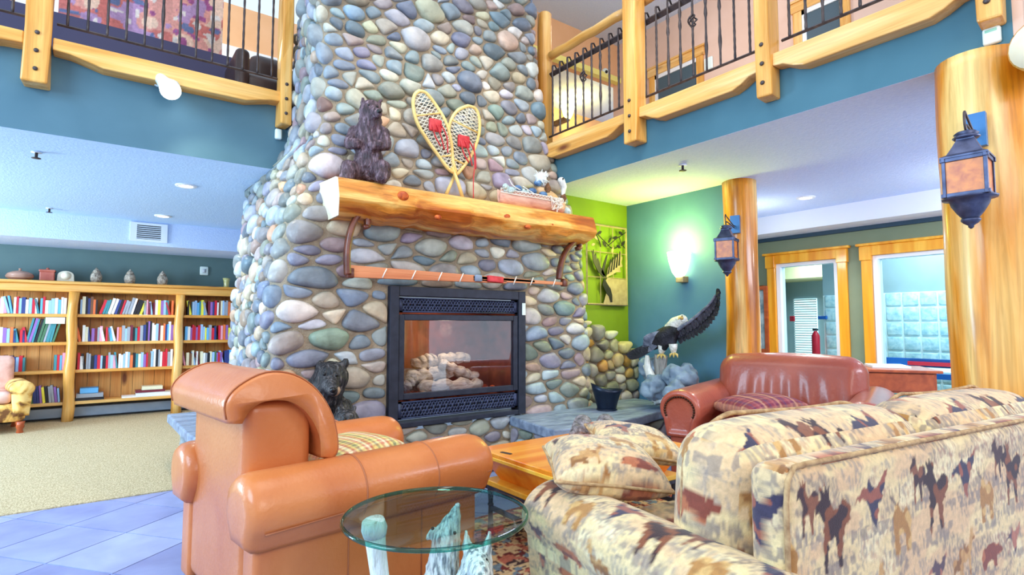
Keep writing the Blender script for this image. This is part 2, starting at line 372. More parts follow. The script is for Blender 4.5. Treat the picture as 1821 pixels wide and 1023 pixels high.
def stonework(mb, S, u0, u1, v0, v1, rmin, rmax, hole=None, top=None, pal=PAL, w=PALW, depth=1.0, asp=1.45, seed=3, tries=9000):
    rs = np.random.RandomState(seed); pts = []
    A = np.zeros((0,3))
    for k in range(tries):
        fr = 1-k/tries; u = rs.uniform(u0, u1); v = rs.uniform(v0, v1)
        r = rmin+(rmax-rmin)*max(0, fr-.15)*rs.rand() if rs.rand() < .8 else rmin+(rmax-rmin)*fr*rs.rand()
        if hole and hole[0]-.01 < u < hole[1]+.01 and hole[2]-.01 < v < hole[3]+.01: continue
        if top and v > top(u): continue
        if len(A):
            d = np.hypot((A[:,0]-u)/asp, A[:,1]-v)
            if np.any(d < (A[:,2]+r)*.86): continue
        A = np.vstack([A, [u,v,r]])
    def clip(P, nx, ny, c):
        out = []; n = len(P)
        for i in range(n):
            a, b = P[i], P[(i+1)%n]; da = nx*a[0]+ny*a[1]-c; db = nx*b[0]+ny*b[1]-c
            if da <= 0: out.append(a)
            if da*db < 0: t = da/(da-db); out.append((a[0]+(b[0]-a[0])*t, a[1]+(b[1]-a[1])*t))
        return out
    w = np.array(w)/sum(w) if w is not None else None
    for i in range(len(A)):
        u, v, r = A[i]; k = 3.0*rmax if rmax < .2 else .5
        us, vs = u/asp, v
        P = [(us-k,vs-k),(us+k,vs-k),(us+k,vs+k),(us-k,vs+k)]
        d2 = np.hypot((A[:,0]-u)/asp, A[:,1]-v)
        for j in np.argsort(d2)[1:26]:
            x2, y2, r2 = A[j][0]/asp, A[j][1], A[j][2]
            nx, ny = x2-us, y2-vs; c = (x2*x2+y2*y2-r2*r2-us*us-vs*vs+r*r)/2
            P = clip(P, nx, ny, c)
            if len(P) < 3: break
        if len(P) < 3: continue
        for nx, ny, c in ((-1,0,-u0/asp),(1,0,u1/asp),(0,-1,-v0),(0,1,v1)): P = clip(P, nx, ny, c)
        if hole and len(P) > 2:
            g = [(hole[0]-u)/asp, (u-hole[1])/asp, hole[2]-v, v-hole[3]]; m_ = int(np.argmax(g))
            P = clip(P, *[(1,0,hole[0]/asp),(-1,0,-hole[1]/asp),(0,1,hole[2]),(0,-1,-hole[3])][m_])
        if top and len(P) > 2: P = clip(P, 0, 1, top(u))
        if len(P) < 3: continue
        cx = sum(p[0] for p in P)/len(P); cy = sum(p[1] for p in P)/len(P)
        gap = .006+.005*rs.rand()
        Q = []
        for p in P:
            dd = math.hypot(p[0]-cx, p[1]-cy); kk = max(.3, 1-gap/max(dd,.01)); Q.append((cx+(p[0]-cx)*kk, cy+(p[1]-cy)*kk))
        for _ in range(2):
            q2 = []
            for a in range(len(Q)):
                p, n_ = Q[a], Q[(a+1)%len(Q)]
                q2 += [(p[0]*.76+n_[0]*.24, p[1]*.76+n_[1]*.24),(p[0]*.24+n_[0]*.76, p[1]*.24+n_[1]*.76)]
            Q = q2
        # resample to 22 points by length
        L = [0]
        for a in range(len(Q)): b = Q[(a+1)%len(Q)]; L.append(L[-1]+math.hypot(b[0]-Q[a][0], b[1]-Q[a][1]))
        if L[-1] < .05: continue
        NP = 22; tt = np.linspace(0, L[-1], NP, endpoint=False); Qa = np.array(Q+[Q[0]])
        X = np.interp(tt, L, Qa[:,0]); Y = np.interp(tt, L, Qa[:,1])
        ext = min(X.max()-X.min(), Y.max()-Y.min())
        h = min(.085, .36*ext)*(.75+.5*rs.rand())*depth
        base = S(cx*asp, cy); e = .02
        tu = (S(cx*asp+e, cy)-S(cx*asp-e, cy)); tv = (S(cx*asp, cy+e)-S(cx*asp, cy-e)); nrm = tu.cross(tv).normalized()
        tx, ty = rs.uniform(-.25,.25,2); ph = rs.rand()*6.28; am = .07*rs.rand(); fl = rs.uniform(.55,.9)
        col = pal[rs.choice(len(pal), p=w)] if w is not None else pal[rs.randint(len(pal))]
        j = rs.uniform(.86,1.12); mb.col = tuple(min(250, max(20, q*j+rs.uniform(-7,7))) for q in col)
        vs_, fs = [], []
        rings = [(1.0,-.35),(1.0,.12),(.96,.42),(.87,.68),(.72,.86),(.5,.96),(.25,1.0)]
        for k_, hh in rings:
            for a in range(NP):
                ang = 2*PI*a/NP; kk = k_*(1+am*math.sin(2*ang+ph)*(k_<.97)); x, y = cx+(X[a]-cx)*kk, cy+(Y[a]-cy)*kk
                z = h*(hh if hh < .4 else hh*(1-.12*(1-fl)*k_)+ (tx*(x-cx)+ty*(y-cy))/max(ext,.02)*.8*(1-k_*.5))
                vs_.append(S(x*asp, y)+nrm*z)
        for q in range(len(rings)-1):
            for a in range(NP): b = (a+1)%NP; fs.append((q*NP+a, q*NP+b, (q+1)*NP+b, (q+1)*NP+a))
        o = (len(rings)-1)*NP; vs_.append(S(cx*asp, cy)+nrm*h*1.0); fs += [(o+a, o+(a+1)%NP, len(vs_)-1) for a in range(NP)]
        mb.add(vs_, fs)
    return mb
fire = thing('stone_fireplace', 'tall tapering river-stone fireplace and chimney of rounded grey, tan and pink cobbles', 'fireplace', (2.4,4.6,0))
OPEN = (1.737, 3.01, .455, 1.512)      # the firebox opening in x and z
def u_of_x(x, v): return (x-Lz(v))/(Rz(v)-Lz(v))*2.75
hole = (u_of_x(OPEN[0],1), u_of_x(OPEN[1],1), OPEN[2], OPEN[3])
sm = MB(); stonework(sm, S_stack, US[0], US[-1], 0.0, 4.75, .034, .105, hole=hole, seed=5, tries=16000, asp=1.85)
build('cobblestones', sm, stone_m, fire, merge=False)
mm = MB(); NU, NV = 92, 80
g = [[S_stack(u, v) for v in np.linspace(0,4.8,NV)] for u in np.linspace(US[0],US[-1],NU)]
vs = [p for row in g for p in row]; fs = []
for i in range(NU-1):
    for j in range(NV-1):
        u = US[0]+(US[-1]-US[0])*(i+.5)/(NU-1); v = 4.8*(j+.5)/(NV-1)
        if hole[0]+.03 < u < hole[1]-.03 and hole[2] < v < hole[3]-.03: continue
        fs.append((i*NV+j, (i+1)*NV+j, (i+1)*NV+j+1, i*NV+j+1))
fs.append(tuple(i*NV+NV-1 for i in range(NU)))
mm.add(vs, fs); build('mortar_core', mm, mortar_m, fire, merge=False)
# low stone wall in the corner right of the chimney
lowtop = tab([(0,1.3),(.12,1.2),(.3,1.24),(.5,1.1),(.72,1.02),(.86,.82),(.95,.74)])
sw = MB(); SL = flatS((3.84,4.05,0),(1,0,-.0)); stonework(sw, SL, 0, .86, .42, 1.28, .045, .1, top=lowtop, pal=PAL2, w=None, seed=9, tries=2500, depth=1.25, asp=1.15)
build('corner_cobblestones', sw, stone_m, fire, merge=False)
P = [(0,.3)]+[(x,lowtop(x)-.03) for x in np.linspace(0,.86,12)]+[(.86,.3)]
build('corner_mortar', MB().pris(P, lambda a,b,d: Vector((3.84+a,4.05+d,b)), 0, .1), mortar_m, fire)
# hearth: slate slabs on cobbled bases
slab_r = [(2.86,3.9),(2.74,3.17),(3.2,3.13),(3.75,3.2),(4.1,3.3),(4.62,3.35),(4.62,4.05),(3.84,4.05),(3.84,3.9)]
build('hearth_slab', MB().pris(slab_r, lambda a,b,d: Vector((a,b,d)), .365, .445), slate_m, fire, bevel=.012, smooth=False)
slab_l = [(.53,5.85),(.56,4.7),(.74,3.5),(1.2,3.44),(1.7,3.44),(1.72,3.9),(.9,3.9),(1.06,5.9)]
build('hearth_slab', MB().pris(slab_l, lambda a,b,d: Vector((a,b,d)), .355, .43), slate_m, fire, bevel=.012, smooth=False)
hb = MB()
for a, b in (((2.86,3.86),(2.82,3.28)),((2.82,3.28),(3.75,3.28)),((3.75,3.28),(4.6,3.42))):
    d = Vector((b[0]-a[0],b[1]-a[1],0)); stonework(hb, flatS((a[0],a[1],0), d), 0, d.length, 0, .36, .05, .1, pal=PAL, seed=21, tries=700, depth=.9)
build('hearth_cobblestones', hb, stone_m, fire, merge=False); hb = MB()
for a, b in (((.66,5.8),(.66,4.7)),((.66,4.7),(.82,3.58)),((.82,3.58),(1.7,3.54))):
    d = Vector((b[0]-a[0],b[1]-a[1],0)); stonework(hb, flatS((a[0],a[1],0), d), 0, d.length, 0, .35, .05, .1, pal=PAL, seed=22, tries=700, depth=.9)
build('hearth_cobblestones', hb, stone_m, fire, merge=False)
hm = MB().pris([(2.87,3.9),(2.83,3.29),(3.75,3.29),(4.6,3.43),(4.6,4.0),(3.85,4.0)], lambda a,b,d: Vector((a,b,d)), 0, .366)
build('hearth_core', hm, mortar_m, fire, smooth=False)
hm = MB().pris([(.67,5.8),(.67,4.7),(.83,3.59),(1.69,3.55),(1.69,3.9),(.95,3.9),(1.06,5.8)], lambda a,b,d: Vector((a,b,d)), 0, .356)
build('hearth_core', hm, mortar_m, fire, smooth=False)
# bluish boulders in the corner (each its own thing)
for k, (px, py, d, r) in enumerate(((1212,672,4.98,(.16,.13,.12)),(1165,690,5.15,(.15,.12,.13)),(1160,655,5.35,(.12,.1,.1)),(1200,697,4.85,(.14,.1,.09)))):
    p = hit(px, py, D=d); lab = ['rounded blue-grey boulder under the eagle, nearest the blue wall','blue-grey boulder against the low wall, left of the stump foot','small upper boulder behind the eagle stump','flat front boulder on the hearth before the eagle stump'][k]
    m_ = MB().ell((0,0,0), r, 40, 26); rr = random.Random(k)
    o = build('boulder', m_, rock_m); o.location = (p.x, p.y, max(p.z, .445+r[2]*.8)); o.rotation_euler = (0,0,rr.random()*3)
    t = bpy.data.textures.new('boulder_relief','CLOUDS'); t.noise_scale = .11; t.noise_depth = 3; d_ = o.modifiers.new('relief','DISPLACE'); d_.texture = t; d_.strength = .15
    tag(o, lab, 'boulder', 'boulders in the hearth corner')
# ------------------------------------------------------------------ fire insert
ins = thing('fireplace_insert', 'black metal gas fireplace insert with glass front and pierced grilles', 'fireplace insert', (2.37,3.9,.455))
x0, x1, z0, z1 = OPEN; Yf = 3.85
fr = MB(); fw = .075
fr.box((x0,Yf,z0),(x0+fw,Yf+.12,z1)); fr.box((x1-fw,Yf,z0),(x1,Yf+.12,z1)); fr.box((x0+fw,Yf+.001,z1-fw),(x1-fw,Yf+.12,z1)); fr.box((x0+fw,Yf+.001,z0),(x1-fw,Yf+.12,z0+.04))
build('outer_frame', fr, black_metal, ins, smooth=False, bevel=.006)
gx0, gx1 = x0+fw+.004, x1-fw-.004
def grille(za, zb):
    g_ = build('pierced_grille', bx((gx0,Yf+.035,za),(gx1,Yf+.05,zb)), dark_hole, ins, smooth=False)
    m_ = MB(); w = gx1-gx0-.05; n = 19; p = w/n; zc = (za+zb)/2; a = (zb-za)/2-.014
    for lo, hi in (((gx0,za),(gx1,za+.012)),((gx0,zb-.012),(gx1,zb)),((gx0,za),(gx0+.03,zb)),((gx1-.03,za),(gx1,zb))):
        m_.box((lo[0],Yf+.02,lo[1]),(hi[0],Yf+.038,hi[1]))
    for sgn in (-1, 1):
        m_.tube([(gx0+.025+w*t/(n*6), Yf+.03, zc+sgn*a*(.55+.42*math.cos(2*PI*t/6))) for t in range(n*6+1)], .0075, 6)
        m_.tube([(gx0+.025+w*t/(n*6), Yf+.03, zc+sgn*a*(.45-.42*math.cos(2*PI*t/6))) for t in range(n*6+1)], .0075, 6)
    for k in range(n+1): m_.cbox((gx0+.025+p*(k), Yf+.03, zc), (.012,.014,a*.9)); m_.cbox((gx0+.025+p*min(k+.5,n), Yf+.03, zb-.02), (.014,.014,.02)); m_.cbox((gx0+.025+p*min(k+.5,n), Yf+.03, za+.02), (.014,.014,.02))
    build('fretwork', m_, grille_m, g_)
grille(1.315, 1.43); grille(.515, .645)
sf = MB(); sz0, sz1 = .66, 1.30; b_ = .045
sf.box((gx0,Yf+.01,sz0),(gx0+b_,Yf+.05,sz1)); sf.box((gx1-b_,Yf+.01,sz0),(gx1,Yf+.05,sz1)); sf.box((gx0+b_,Yf+.011,sz1-b_),(gx1-b_,Yf+.05,sz1)); sf.box((gx0+b_,Yf+.011,sz0),(gx1-b_,Yf+.05,sz0+b_))
build('glass_frame', sf, black_metal, ins, smooth=False, bevel=.005)
build('glass_pane', bx((gx0+b_,Yf+.03,sz0+b_),(gx1-b_,Yf+.034,sz1-b_)), firebox_glass, ins, smooth=False)
fb = MB().box((gx0,Yf+.46,sz0-.03),(gx1,Yf+.5,sz1+.1)).box((gx0-.03,Yf+.06,sz0-.03),(gx0,Yf+.5,sz1+.1)).box((gx1,Yf+.06,sz0-.03),(gx1+.03,Yf+.5,sz1+.1)).box((gx0-.03,Yf+.06,sz0-.05),(gx1+.03,Yf+.5,sz0-.02)).box((gx0-.03,Yf+.06,sz1+.06),(gx1+.03,Yf+.5,sz1+.1))
build('firebox_lining', fb, firebrick, ins, smooth=False)
eb = MB()
for k in range(60): eb.ell((random.uniform(gx0+.06,gx1-.1), Yf+random.uniform(.09,.4), sz0+.0), (random.uniform(.02,.05),random.uniform(.02,.04),random.uniform(.015,.045)), 8, 6)
build('ember_bed', eb, ember_m, ins)
def logp(a, b, r, d=.0):
    a = hit(*a, Y=Yf+.2+d); b = hit(*b, Y=Yf+.22+d); n = 12; pts = [a.lerp(b, t/n)+Vector((0,0,.012*math.sin(t*1.9+r*90))) for t in range(n+1)]
    return MB().tube(pts, [r*.55]+[r*(1+.16*math.sin(t*1.7+r*50)) for t in range(n-1)]+[r*.55], 14, flat=1.0)
for a, b, r, d in (((745,689),(856,684),.052,-.08),((725,671),(792,664),.05,0),((735,650),(775,640),.055,.08),((780,639),(834,636),.045,.1),((782,646),(834,668),.042,-.02),((765,660),(850,668),.04,.02),((722,688),(742,664),.04,-.02)):
    build('ceramic_log', logp(a, b, r, d), ceramic_log, ins)
o = build('switch_plate', bx((2.965,3.838,1.305),(3.0,3.849,1.41)), white_plastic, ins, smooth=False, bevel=.003); o['label'] = 'pale wall switch on the frame'
# ------------------------------------------------------------------ mantel
prof = [(3.98,2.205),(3.62,2.205),(3.585,2.19),(3.57,2.06),(3.6,2.01),(3.70,1.955),(3.98,1.955)]
man = thing('mantel_beam', 'thick hewn pine mantel beam with red knots and pale cut ends', 'mantel', (2.43,3.78,1.95))
m_ = MB(); n = 26; vs = []
for i in range(n+1):
    x = 1.235+(3.62-1.235)*i/n; wv = .012*math.sin(i*1.1)+.008*math.sin(i*2.7+1)
    for k, (y, z) in enumerate(prof):
        dx = 0
        if i == 0: dx = [-.04,.0,.0,.01,.02,.05,.04][k]
        if i == n: dx = [-.08,-.02,-.03,-.0,-.01,-.05,-.08][k]
        vs.append((x+dx, y+(wv if k in (3,4) else 0), z+(wv*1.2 if k in (4,5) else 0)))
k = len(prof)
m_.add(vs, [(i*k+j, (i+1)*k+j, (i+1)*k+(j+1)%k, i*k+(j+1)%k) for i in range(n) for j in range(k)]+[tuple(n*k+j for j in range(k))])
build('beam', m_, mantel_m, man, smooth=True, auto=30)
build('cut_end', MB().add([Vector(v)+Vector((-.004,0,0)) for v in vs[:k]]+[Vector(v)+Vector((.012,0,0)) for v in vs[:k]], [tuple(range(k))[::-1]]+[(j,(j+1)%k,k+(j+1)%k,k+j) for j in range(k)]), cut_m, man, smooth=False)
for px, py, a, b in ((716,349,.044,.035),(778,387,.03,.02),(900,386,.04,.026),(938,404,.035,.018),(980,400,.016,.01)):
    p = hit(px, py, Y=3.585); build('knot', MB().ell((p.x,3.578,p.z), (a,.02,b), 18, 8), knot_m, man)
# hanging rack under the mantel
rk = thing('hanging_rack', 'reddish wooden slat rack hung by curled brown leather straps under the mantel', 'rack', (2.35,3.75,1.5))
def ribbon(pts, w, t):
    m_ = MB(); P = [Vector(p) for p in pts]; vs, fs = [], []
    for i, p in enumerate(P):
        d = (P[min(i+1,len(P)-1)]-P[max(i-1,0)]).normalized(); n_ = Vector((-d.z,0,d.x)); 
        vs += [p+Vector((0,-w/2,0))-n_*t/2, p+Vector((0,w/2,0))-n_*t/2, p+Vector((0,w/2,0))+n_*t/2, p+Vector((0,-w/2,0))+n_*t/2]
    for i in range(len(P)-1):
        for j in range(4): fs.append((i*4+j,i*4+(j+1)%4,(i+1)*4+(j+1)%4,(i+1)*4+j))
    fs += [(3,2,1,0), tuple((len(P)-1)*4+j for j in range(4))]
    return m_.add(vs, fs)
def spl(P, n=8):
    P = [Vector(p) for p in P]; out = []
    for i in range(len(P)-1):
        a, b, c, d = P[max(i-1,0)], P[i], P[i+1], P[min(i+2,len(P)-1)]
        for k in range(n):
            t = k/n; out.append(.5*((2*b)+(c-a)*t+(2*a-5*b+4*c-d)*t*t+(3*b-a-3*c+d)*t**3))
    return out+[P[-1]]
for L_ in ([(618,489),(617,450),(622,415),(633,388),(643,381),(652,388),(653,402),(646,405)], [(994,497),(997,474),(1005,450),(1020,431),(1028,430),(1031,439),(1026,443)]):
    build('leather_strap', ribbon(spl([hit(a,b,Y=3.72) for a,b in L_]), .055, .032), strap_m, rk)
for a, b in (((620,477),(950,501)),((625,488),(900,502)),((840,495),(1006,505))):
    A, B = hit(*a, Y=3.73), hit(*b, Y=3.73); h = .022
    build('slat', MB().prism(None, [A+Vector((0,-.012,h)),A+Vector((0,-.012,-h)),B+Vector((0,-.012,-h*.55)),B+Vector((0,-.012,h*.55))],[A+Vector((0,.012,h)),A+Vector((0,.012,-h)),B+Vector((0,.012,-h*.55)),B+Vector((0,.012,h*.55))]), plank_m, rk, smooth=False, bevel=.004)
for px in (683,735,782,820,915,945,985):
    p = hit(px, 484+(px-640)*.055, Y=3.715); build('lashing', MB().tube([p+Vector((-.012,0,-.034)),p+Vector((.0,-.006,0)),p+Vector((.02,0,.034))], .005, 6), twine_m, rk)
p = hit(880,497,Y=3.715); build('red_band', MB().cbox(p, (.15,.045,.05), 0, Matrix.Rotation(.04,3,'Y')), red_leather, rk, bevel=.006)
p = hit(850,495,Y=3.715); build('grey_band', MB().cbox(p, (.06,.04,.052), 0), slate_m, rk, bevel=.006)
for px, py in ((622,486),(1003,503)):
    build('end_cuff', MB().cbox(hit(px,py,Y=3.725), (.05,.05,.07)), strap_m, rk, bevel=.008)
# ================================================================== room shell
FX, FY, ZC = 3.46, 4.95, 2.54
struct('floor', bx((-5,-3,-.1),(10,9.6,-.002)), tile_grout)
# tiles laid on the diagonal: one mesh, the joint shows between them
tile_cols = [(150,160,206),(160,170,212),(142,150,196),(156,162,202),(168,178,216)]
tm = MB(); T = .44
for i in range(-30, 31):
    for j in range(-30, 31):
        u, v = i*T, j*T; ang = math.radians(38); cx = u*math.cos(ang)-v*math.sin(ang); cy = u*math.sin(ang)+v*math.cos(ang)
        if not(-4 < cx < 5.5 and -1.5 < cy < 5.3): continue
        q = []
        for a, b in ((0,0),(T-.008,0),(T-.008,T-.008),(0,T-.008)):
            x = (u+a)*math.cos(ang)-(v+b)*math.sin(ang); y = (u+a)*math.sin(ang)+(v+b)*math.cos(ang); q.append((x,y))
        tm.col = random.choice(tile_cols); tm.prism(None, [(x,y,-.002) for x,y in q], [(x,y,.004) for x,y in q])
tile_m = mat('floor_tile', (214,214,224), (255,255,255), .38, scale=3.5, attr=True, spec=.5, bump=.08, bscale=12)
o = build('floor_tiles', tm, tile_m, smooth=False, merge=False); o.name = 'floor_tiles'; o['kind'] = 'structure'
struct('floor_carpet', bx((-5,4.86,-.002),(1.2,9.4,.012)), carpet_m)
struct('wall_back', bx((-4.5,9.4,0),(3.2,9.55,ZC+.3)), wall_back_m)
struct('trim_1', bx((-4.5,8.45,2.235),(2.6,9.4,ZC)), ceil_m)            # the white soffit over the bookcases
ceil_l = mat('cool_white_ceiling', (180,212,250), (190,220,254), .85, scale=40, bump=.25, bscale=60)
struct('ceiling_left', bx((-4.5,FY,ZC),(3.3,9.5,ZC+.06)), ceil_l)
struct('wall_left_fascia', bx((-4.5,FY-.002,ZC+.001),(1.9,FY+.14,3.165)), wall_teal_l)
struct('ceiling_right', bx((FX,-.2,ZC),(7.0,4.5,ZC+.06)), ceil_m)
struct('wall_right_fascia', bx((FX-.002,.64,ZC+.001),(FX+.14,4.2,2.92)), wall_teal)
struct('wall_lime', bx((3.5,4.16,0),(4.75,4.3,ZC)), wall_lime_lit)
struct('wall_sconce', bx((4.68,2.8,0),(4.82,4.3,ZC)), wall_sconce_m)
struct('wall_passage', bx((4.82,4.4,0),(7.0,4.54,ZC)), wall_olive)
struct('trim_2', bx((6.5,-.2,2.33),(7.0,4.5,ZC)), white_trim)           # dropped soffit before the office windows
# window wall with two openings
W1 = (2.92,3.66,.30,1.99); W2 = (1.62,2.56,.30,1.99)      # y0,y1,z0,z1
ww = MB()
for lo, hi in (((6.9,-.2,0),(7.02,W2[0],2.34)),((6.9,W2[1],0),(7.02,W1[0],2.34)),((6.9,W1[1],0),(7.02,4.5,2.34)),((6.9,W2[0],1.99),(7.02,W2[1],2.34)),((6.9,W1[0],1.99),(7.02,W1[1],2.34)),((6.9,W2[0],0),(7.02,W2[1],.3)),((6.9,W1[0],0),(7.02,W1[1],.3))): ww.box(lo,hi)
struct('wall_right', ww, wall_olive)
struct('trim_3', bx((6.86,-.2,2.285),(6.91,4.5,2.335)), mat('dark_teal_band', (40,66,84), None, .6))
for n_, (y0,y1,z0,z1) in enumerate((W1,W2)):
    w = bpy.data.objects.new('window_%d' % (n_+1), None); COL.objects.link(w); w.location = (6.9,(y0+y1)/2,z0); w['kind'] = 'structure'
    c = .105; m_ = MB()
    m_.box((6.86,y0-c,z0-.1),(6.9,y0,z1+.02)); m_.box((6.86,y1,z0-.1),(6.9,y1+c,z1+.02))
    build('window_casing', m_, casing_m, w, smooth=False, bevel=.008)
    m_ = MB().box((6.85,y0-c-.01,z1),(6.9,y1+c+.01,z1+.11)).box((6.83,y0-c-.04,z1+.11),(6.9,y1+c+.04,z1+.14)).box((6.845,y0-c-.012,z1-.05),(6.9,y0+.004,z1+.1)).box((6.845,y1-.004,z1-.05),(6.9,y1+c+.012,z1+.1))
    build('head_casing', m_, casing_m, w, smooth=False, bevel=.006)
    m_ = MB().box((6.9,y0,z0),(7.02,y0+.05,z1)).box((6.9,y1-.05,z0),(7.02,y1,z1)).box((6.901,y0+.05,z1-.04),(7.019,y1-.05,z1)).box((6.901,y0+.05,z0),(7.019,y1-.05,z0+.05))
    build('window_frame', m_, white_trim, w, smooth=False)
    build('pane', bx((6.955,y0+.05,z0+.05),(6.961,y1-.05,z1-.04)), pane_glass, w, smooth=False)
# room beyond the windows
struct('floor_office', bx((7.02,-.5,-.05),(12,6,0)), carpet_m)
struct('ceiling_office', bx((7.02,-.5,2.6),(12,6,2.66)), ceil_m)
struct('wall_office', bx((8.72,-.5,1.66),(8.8,3.92,2.6)), room_wall)
struct('wall_office_far', bx((11.5,-.5,0),(11.6,7,2.6)), room_wall)
struct('trim_4', bx((10.6,3.4,2.1),(11.5,6.5,2.6)), mat('cream_bulkhead', (226,220,170), None, .7))
struct('wall_office_side', bx((7.02,5.9,0),(12,6,2.6)), room_wall)
gbw = MB(); gj = MB()
for i in range(0, 19):
    for k in range(8):
        y = 3.9-.2*i; z = .07+.2*k; gbw.rbox((8.74,y-.1,z+.1), (.085,.176,.176), .012, .1)
struct('wall_glass_block', gbw, gb_m, smooth=True).name = 'wall_glass_block'
struct('wall_glass_block_joint', bx((8.72,-.2,0),(8.76,3.92,1.66)), gb_joint)
wn = bpy.data.objects.new('window_3', None); COL.objects.link(wn); wn.location = (11.48,5.0,1.0); wn['kind'] = 'structure'
ya, yb = hit(1452,560,X=11.45).y, hit(1412,560,X=11.45).y
build('pane', bx((11.47,ya,.3),(11.5,yb,1.75)), blind_m, wn, smooth=False)
m_ = MB()
for k in range(30): m_.box((11.43,ya,.32+.048*k),(11.46,yb,.35+.048*k))
build('blind_slat', m_, white_trim, wn, smooth=False)
# things seen through the windows
p = hit(1451,614,X=8.6); fe = thing('fire_extinguisher', 'red fire extinguisher cylinder seen through the smaller office window', 'fire extinguisher', (p.x,p.y,p.z-.2))
build('cylinder', MB().lathe([(.05,-.1),(.055,-.08),(.055,.26),(.03,.31),(.02,.33)], (p.x,p.y,p.z-.12), 16), red_m, fe); build('valve', MB().cbox((p.x,p.y,p.z+.23),(.03,.07,.03)), black_metal, fe)
p = hit(1463,565,X=8.66); tag(build('wall_box', MB().cbox(p,(.05,.12,.05)), blue_m, bevel=.006, smooth=False), 'small blue box mounted high on the glass block wall', 'box')
p = hit(1409,567,X=9.5); tag(build('wall_alarm', MB().cbox(p,(.05,.07,.09)), red_m, bevel=.006, smooth=False), 'small red alarm box left of the white blind', 'alarm')
gt = thing('games_table', 'white games table with blue and red edge behind the larger office window', 'table', (7.9,1.9,0))
build('table_top', bx((7.5,1.2,.66),(8.3,3.0,.70)), white_plastic, gt, smooth=False)
build('rim', MB().box((8.26,1.2,.70),(8.32,3.0,.80)).box((7.48,1.2,.62),(7.5,3.0,.68)), blue_m, gt, smooth=False); build('rail', bx((8.2,1.75,.72),(8.255,2.7,.765)), red_m, gt, smooth=False)
for a in (7.6,8.2):
    for b in (1.3,2.9): build('leg', bx((a-.04,b-.04,0),(a+.04,b+.04,.66)), white_plastic, gt, smooth=False)
# framed picture left of the first window
a, b = hit(1340,510,X=6.86), hit(1369,628,X=6.86)
pic = thing('framed_picture', 'tall oak-framed picture under glass beside the round pine column', 'picture', (6.86,(a.y+b.y)/2,b.z))
m_ = MB(); fwid = .05
y0, y1, z0, z1 = b.y, a.y+.1, b.z, a.z
for lo, hi in (((y0,z0),(y0+fwid,z1)),((y1-fwid,z0),(y1,z1)),((y0+fwid,z1-fwid),(y1-fwid,z1)),((y0+fwid,z0),(y1-fwid,z0+fwid))): m_.box((6.84,lo[0],lo[1]),(6.9,hi[0],hi[1]))
build('frame', m_, cherry_m, pic, smooth=False, bevel=.006)
build('print', bx((6.87,y0+fwid,z0+fwid),(6.89,y1-fwid,z1-fwid)), mat('grey_blue_print', (90,120,136), (206,226,232), .2, scale=7, coat=1), pic, smooth=False)
# upper storey
struct('floor_upper_left', bx((-4.5,FY+.14,3.12),(3.3,9.5,3.2)), carpet_m)
struct('floor_upper_right', bx((FX+.14,-.2,2.92),(7.0,8.6,3.0)), carpet_m)
struct('wall_upper_right', bx((6.9,-.2,2.6),(7.05,6.4,6.0)), wall_lav)
struct('wall_upper_back', bx((3.0,6.3,5.32),(7.0,6.5,6.0)), wall_peach)
struct('wall_upper_hall', bx((2.6,8.3,3.0),(9,8.45,5.7)), wall_peach)
struct('ceiling_upper_hall', bx((2.6,6.5,5.6),(9,8.4,5.68)), ceil_m)
struct('ceiling_upper', bx((FX+.1,-.2,5.95),(7.2,6.6,6.03)), ceil_m)
struct('wall_upper_left', bx((-4.5,9.3,3.2),(2.6,9.42,6.2)), wall_peach)
struct('trim_5', MB().box((-1,9.22,5.2),(2.6,9.3,5.5)).box((-1,9.22,4.55),(2.6,9.3,4.78)), white_trim)
struct('trim_6', bx((3.0,6.22,5.27),(7.0,6.32,5.36)), mat('yellow_cornice', (250,240,140), None, .6))
for n_, (px0,px1,py) in enumerate(((1155,1251,128),(1410,1512,20))):
    a, b = hit(px0,py,X=6.88), hit(px1,py,X=6.88); zt = 5.12
    d = bpy.data.objects.new('door_%d' % (n_+1), None); COL.objects.link(d); d.location = (6.9,(a.y+b.y)/2,3.0); d['kind'] = 'structure'
    m_ = MB().box((6.86,a.y-.11,3.0),(6.9,a.y,zt)).box((6.86,b.y,3.0),(6.9,b.y+.11,zt)); build('door_casing', m_, pine_z, d, smooth=False, bevel=.006)
    m_ = MB().box((6.85,b.y-.02,zt),(6.9,a.y+.02,zt+.12)).box((6.83,b.y-.05,zt+.12),(6.9,a.y+.05,zt+.15)); build('head_casing', m_, pine_y, d, smooth=False, bevel=.006)
    build('door_frame', MB().box((6.87,b.y+.11,zt-.06),(6.9,a.y-.11,zt)).box((6.87,a.y-.16,3.0),(6.9,a.y-.11,zt)), white_trim, d, smooth=False)
    build('door_leaf', bx((6.885,b.y+.11,3.0),(6.905,a.y-.16,zt-.06)), mat('grey_teal_door', (72,92,104), None, .5), d, smooth=False)
p = hit(1260,113,X=6.88); tag(build('thermostat', MB().cbox(p,(.03,.14,.18)), white_plastic, bevel=.02, smooth=False), 'white wall box between upper balcony balusters beside the pine door frame', 'wall box')
p = hit(1076,128,Y=6.25); cm = thing('security_camera', 'small white dome camera high in the yellow upper hall', 'camera', p)
build('dome', MB().ell(p, (.06,.06,.06)), white_plastic, cm); build('lens', MB().ell(p+Vector((-.02,-.05,-.02)), .025, 10, 8), nose_m, cm)
dd = thing('hall_door_frame', 'pine door frame at the end of the yellow upper hall', 'door frame', (5.6,8.28,3.0))
for px in (1082,1098): q = hit(px,160,Y=8.27); build('upright', bx((q.x-.05,8.22,3.0),(q.x+.05,8.3,5.5)), pine_z, dd, smooth=False)
us = thing('hall_sconce', 'glowing yellow wall sconce behind the upper right railing', 'sconce', hit(1010,205,Y=7.9))
